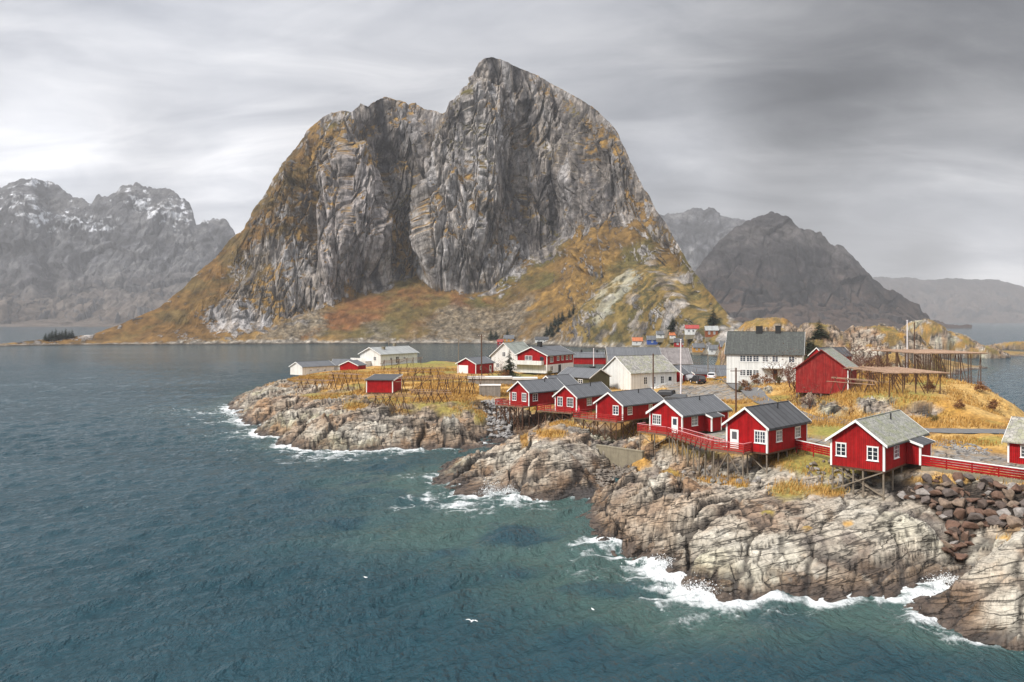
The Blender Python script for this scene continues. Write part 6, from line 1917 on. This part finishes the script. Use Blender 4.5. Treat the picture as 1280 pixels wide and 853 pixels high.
def conifer_mesh(seed, dense=1.0):
    """unit-height spruce: trunk and drooping branch sprays"""
    r = random.Random(seed); b = MB()
    lv = int(26 * dense)
    for i in range(lv):
        f = i / lv; z = .06 + .92 * f; rad = .30 * (1 - f) ** .8 + .012
        n = int(10 - 5 * f)
        for j in range(n):
            a = r.uniform(0, 6.28); L = rad * r.uniform(.65, 1.15)
            d = Vector((math.cos(a), math.sin(a), 0)); s = Vector((-math.sin(a), math.cos(a), 0))
            for k in range(7):
                t = (k + .5) / 7; c = d * L * t + Vector((0, 0, z - .16 * L * t * t * 2 + r.gauss(0, .006)))
                w = L * .26 * (1 - t * .6) * r.uniform(.6, 1.3)
                q = s * w + Vector((0, 0, -w * .5)); e = d * w * .7 + Vector((0, 0, r.gauss(-.1, .25) * w))
                b.add([c, c + q + e * .4, c + e * 1.5, c - s * w + Vector((0, 0, -w * .5)) + e * .4], [(0, 1, 2, 3)])
    tr = MB().tube((0, 0, -.03), (0, 0, .97), .022, .004, 7)
    return tr, b


_con = []
for s in range(4):
    tr, cr = conifer_mesh(s + 30)
    _con.append((tr.mesh('trunk', BARK), cr.mesh('crown', NEEDLE), cr.mesh('crown', NEEDLE2)))


def conifer(label, loc, h, wide=1.0, group=None, olive=False, name='spruce'):
    t = thing(name, label, 'tree', loc, random.uniform(0, 6), group)
    a = random.choice(_con)
    o = link('trunk', a[0], t); o.scale = (h, h, h)
    o = link('crown', a[2 if olive else 1], t); o.scale = (h * wide, h * wide, h)
    return t


x, y = atY(637, 212)
conifer('dark spruce in front of the white house beside the red and white house', (x, y, ground(x, y)), 7.4, 1.25, olive=True)
for i, (px, py, h) in enumerate(((614, 424, 10), (619, 424, 9), (634, 421, 8))):
    conifer('dark conifer in the small group on the far shore left of the ochre house', on_mountain(px, py), h, 1.1, 'conifers left of the ochre far shore house')
for px, py, h in ((683, 419, 13), (688, 414, 15), (693, 408, 14), (698, 405, 15), (703, 400, 13), (711, 397, 12), (716, 392, 12), (679, 424, 9), (690, 420, 12), (697, 414, 11)):
    conifer('dark conifer on the slope at the foot of the far mountain, in the diagonal stand', on_mountain(px, py), h * .68, 1.1, 'conifers in the diagonal stand under the mountain')
conifer('broad dark tree on the slope right of the white house with the red roof', on_mountain(891, 406), 11, 1.7, name='tree')
conifer('broad dark tree on the slope left of the white house with the red roof', on_mountain(840, 412), 9, 1.9, name='tree')
for k in range(9):
    px = 57 + k * 4.2
    conifer('dark conifer in the row on the low spit at far left', on_mountain(px, 424.5 - .42 * k), 7 + random.uniform(-1, 2.5), 1.4, 'conifers in a row on the low spit')
for px, Y, h in ((1010, 240, 8), (1017, 238, 9), (1024, 242, 8)):
    x, y = atY(px, Y)
    conifer('dark bushy conifer in the cluster between the two bare knolls', (x, y, ground(x, y) - .5), h * .75, 1.7, 'conifers between the two knolls', olive=True)


# ------------------------------------------------------------------ gulls, a person, splashes
FEATHER = mat('white feathers', (.82, .82, .82), .8, .05, 3)


def gull(label, px, py, z, rz, fly):
    x, y = at(px, py, z)
    t = thing('gull', label, 'bird', (x, y, z), rz, 'gulls over the water')
    b = MB(); n = 8
    prof = [(-.34, .02, .02), (-.26, .05, .03), (-.12, .085, .01), (.04, .10, 0), (.16, .08, .02), (.22, .055, .05), (.27, .06, .075), (.32, .05, .075), (.355, .015, .06)]
    rings = []
    for xx, rr, zz in prof: rings += [(xx, rr * math.cos(6.28318 * i / n), zz + rr * .9 * math.sin(6.28318 * i / n)) for i in range(n)]
    fs = [(k * n + i, k * n + (i + 1) % n, (k + 1) * n + (i + 1) % n, (k + 1) * n + i) for k in range(len(prof) - 1) for i in range(n)]
    b.add(rings, fs + [tuple(range(n - 1, -1, -1)), tuple(range((len(prof) - 1) * n, len(prof) * n))])
    for s in (-1, 1):
        if fly: w = [(.10, s * .06, .05), (-.08, s * .06, .05), (-.10, s * .38, .20), (.06, s * .40, .22), (-.12, s * .78, .14), (-.04, s * .82, .14)]
        else: w = [(.10, s * .085, .06), (-.1, s * .09, .06), (-.2, s * .07, .08), (.08, s * .105, .03), (-.36, s * .03, .05), (-.30, s * .05, .03)]
        q = [(a_, b_, c_ + .012) for a_, b_, c_ in w]
        b.add(w + q, [(0, 1, 2, 3), (3, 2, 4, 5), (9, 8, 7, 6), (11, 10, 8, 9), (0, 3, 9, 6), (3, 5, 11, 9), (5, 4, 10, 11), (4, 2, 8, 10), (2, 1, 7, 8), (1, 0, 6, 7)])
    o = b.build('body', FEATHER, t); o.scale = (.52,) * 3
    MB().tube((.18, 0, .036), (.215, 0, .031), .012, .004, 5).build('beak', OCHRE, t)


gull('white gull sitting on the dark water below the middle headland', 457, 722, .12, 2.6, False)
gull('white gull flying low over the water near the bottom, wings raised', 590, 777, .9, 1.2, True)
gull('white gull on the green water off the near rock', 741, 762, .1, 2.0, False)


def person(label, loc, rz, jacket, trousers):
    t = thing('person', label, 'person', loc, rz)
    me = bpy.data.meshes.new('body')
    bm = bmesh.new()
    J = [((0, 0, .95), .15), ((0, 0, 1.2), .16), ((0, 0, 1.42), .13), ((0, 0, 1.52), .06), ((0, .02, 1.62), .10), ((0, .02, 1.72), .085),
         ((.10, 0, .90), .10), ((.11, .02, .5), .07), ((.11, 0, .08), .055), ((.11, .14, .03), .045), ((-.10, 0, .90), .10), ((-.11, .04, .5), .07), ((-.11, 0, .08), .055), ((-.11, .14, .03), .045),
         ((.19, 0, 1.40), .075), ((.26, .04, 1.14), .055), ((.22, .22, .98), .042), ((.20, .30, .96), .035), ((-.19, 0, 1.40), .075), ((-.26, .04, 1.14), .055), ((-.22, .22, .98), .042), ((-.20, .30, .96), .035)]
    vs = [bm.verts.new(p) for p, _ in J]
    for a, b in ((0, 1), (1, 2), (2, 3), (3, 4), (4, 5), (0, 6), (6, 7), (7, 8), (8, 9), (0, 10), (10, 11), (11, 12), (12, 13), (2, 14), (14, 15), (15, 16), (16, 17), (2, 18), (18, 19), (19, 20), (20, 21)): bm.edges.new((vs[a], vs[b]))
    bm.to_mesh(me); bm.free()
    o = link('body', me, t)
    md = o.modifiers.new('skin', 'SKIN'); o.modifiers.new('smooth', 'SUBSURF').levels = 1
    for i, (_, r_) in enumerate(J):
        me.skin_vertices[0].data[i].radius = (r_, r_ * .85)
    me.skin_vertices[0].data[0].use_root = True
    dg = bpy.context.evaluated_depsgraph_get()
    m2 = bpy.data.meshes.new_from_object(o.evaluated_get(dg))
    o.modifiers.clear(); o.data = m2
    m2.materials.clear()
    for m in (jacket, trousers, mat('skin', (.45, .27, .20), .6, .05), BLACK): m2.materials.append(m)
    for p in m2.polygons:
        z = p.center.z; q = abs(p.center.y - .26)
        p.use_smooth = True
        p.material_index = 2 if (1.55 < z) or (p.center.y > .24 and .9 < z < 1.05) else (0 if z > .88 else (1 if z > .1 else 3))
    b = MB(); n = 10
    rr = [(.0, .105, 1.66), (.0, .112, 1.72), (0, .085, 1.79), (0, .02, 1.82)]
    b.add([(r_ * math.cos(6.28318 * i / n), -.005 + r_ * math.sin(6.28318 * i / n), z) for _, r_, z in rr for i in range(n)], [(k * n + i, k * n + (i + 1) % n, (k + 1) * n + (i + 1) % n, (k + 1) * n + i) for k in range(3) for i in range(n)] + [tuple(range(3 * n, 4 * n))])
    b.build('hat', jacket, t)


w_ = world(c4, -1.2, 7.6)
person('person in a red jacket standing on the deck at the corner of a red cabin', (w_.x, w_.y, w_.z - .05), R(120), mat('red jacket', (.55, .03, .05), .7, .1, 4), mat('dark trousers', (.03, .03, .04), .8, .1, 4))


SPRAY = mat('white water', (.86, .88, .88), .9, .05, 3)
def splash(px, py, w, h, seed):
    x, y = at(px, py, 0); r = np.random.default_rng(seed)
    V = []; F = []
    for _ in range(1100):
        f = abs(r.normal(0, .42)); X_ = x + r.normal(0, w * (1 - .5 * min(f, 1))); Z_ = h * f * r.uniform(.2, 1); Y_ = y + r.normal(0, w * .45)
        s = r.uniform(.01, .036); o = len(V)
        d = r.normal(size=(4, 3)) * s
        V += [(X_ + a, Y_ + b_, Z_ + c) for a, b_, c in d]; F += [(o, o + 1, o + 2), (o, o + 2, o + 3), (o, o + 3, o + 1), (o + 1, o + 3, o + 2)]
    me = bpy.data.meshes.new('spray'); me.from_pydata(V, [], F); me.materials.append(SPRAY)
    tag(link('spray', me), kind='stuff')


splash(614, 618, .8, 2.4, 1); splash(636, 616, .6, 1.0, 2); splash(826, 706, 1.0, 1.0, 3); splash(872, 738, 1.2, .9, 4); splash(1186, 728, .9, .8, 5); splash(300, 520, 2.0, .9, 6)


def cable(label, p, q, sag):
    t = thing('power_cable', label, 'cable', p)
    P0 = Vector((0, 0, 0)); P1 = Vector(q) - Vector(p); b = MB(); n = 14; pts = [P0.lerp(P1, i / n) - Vector((0, 0, sag * 4 * (i / n) * (1 - i / n))) for i in range(n + 1)]
    for a_, c_ in zip(pts[:-1], pts[1:]): b.tube(a_, c_, .022, n=4)
    b.build('wire', BLACK, t)


_p = atY(920, 127); _q2 = atY(816.5, 168); _g = atY(602, 212)
cable('thin cable between the utility pole by the bank and the white hall pole', (_p[0], _p[1], 12.2), (_q2[0], _q2[1], 12.6), .9)
cable('thin cable between the white hall pole and the garage pole', (_q2[0], _q2[1], 12.6), (_g[0], _g[1], 15.9), 1.6)
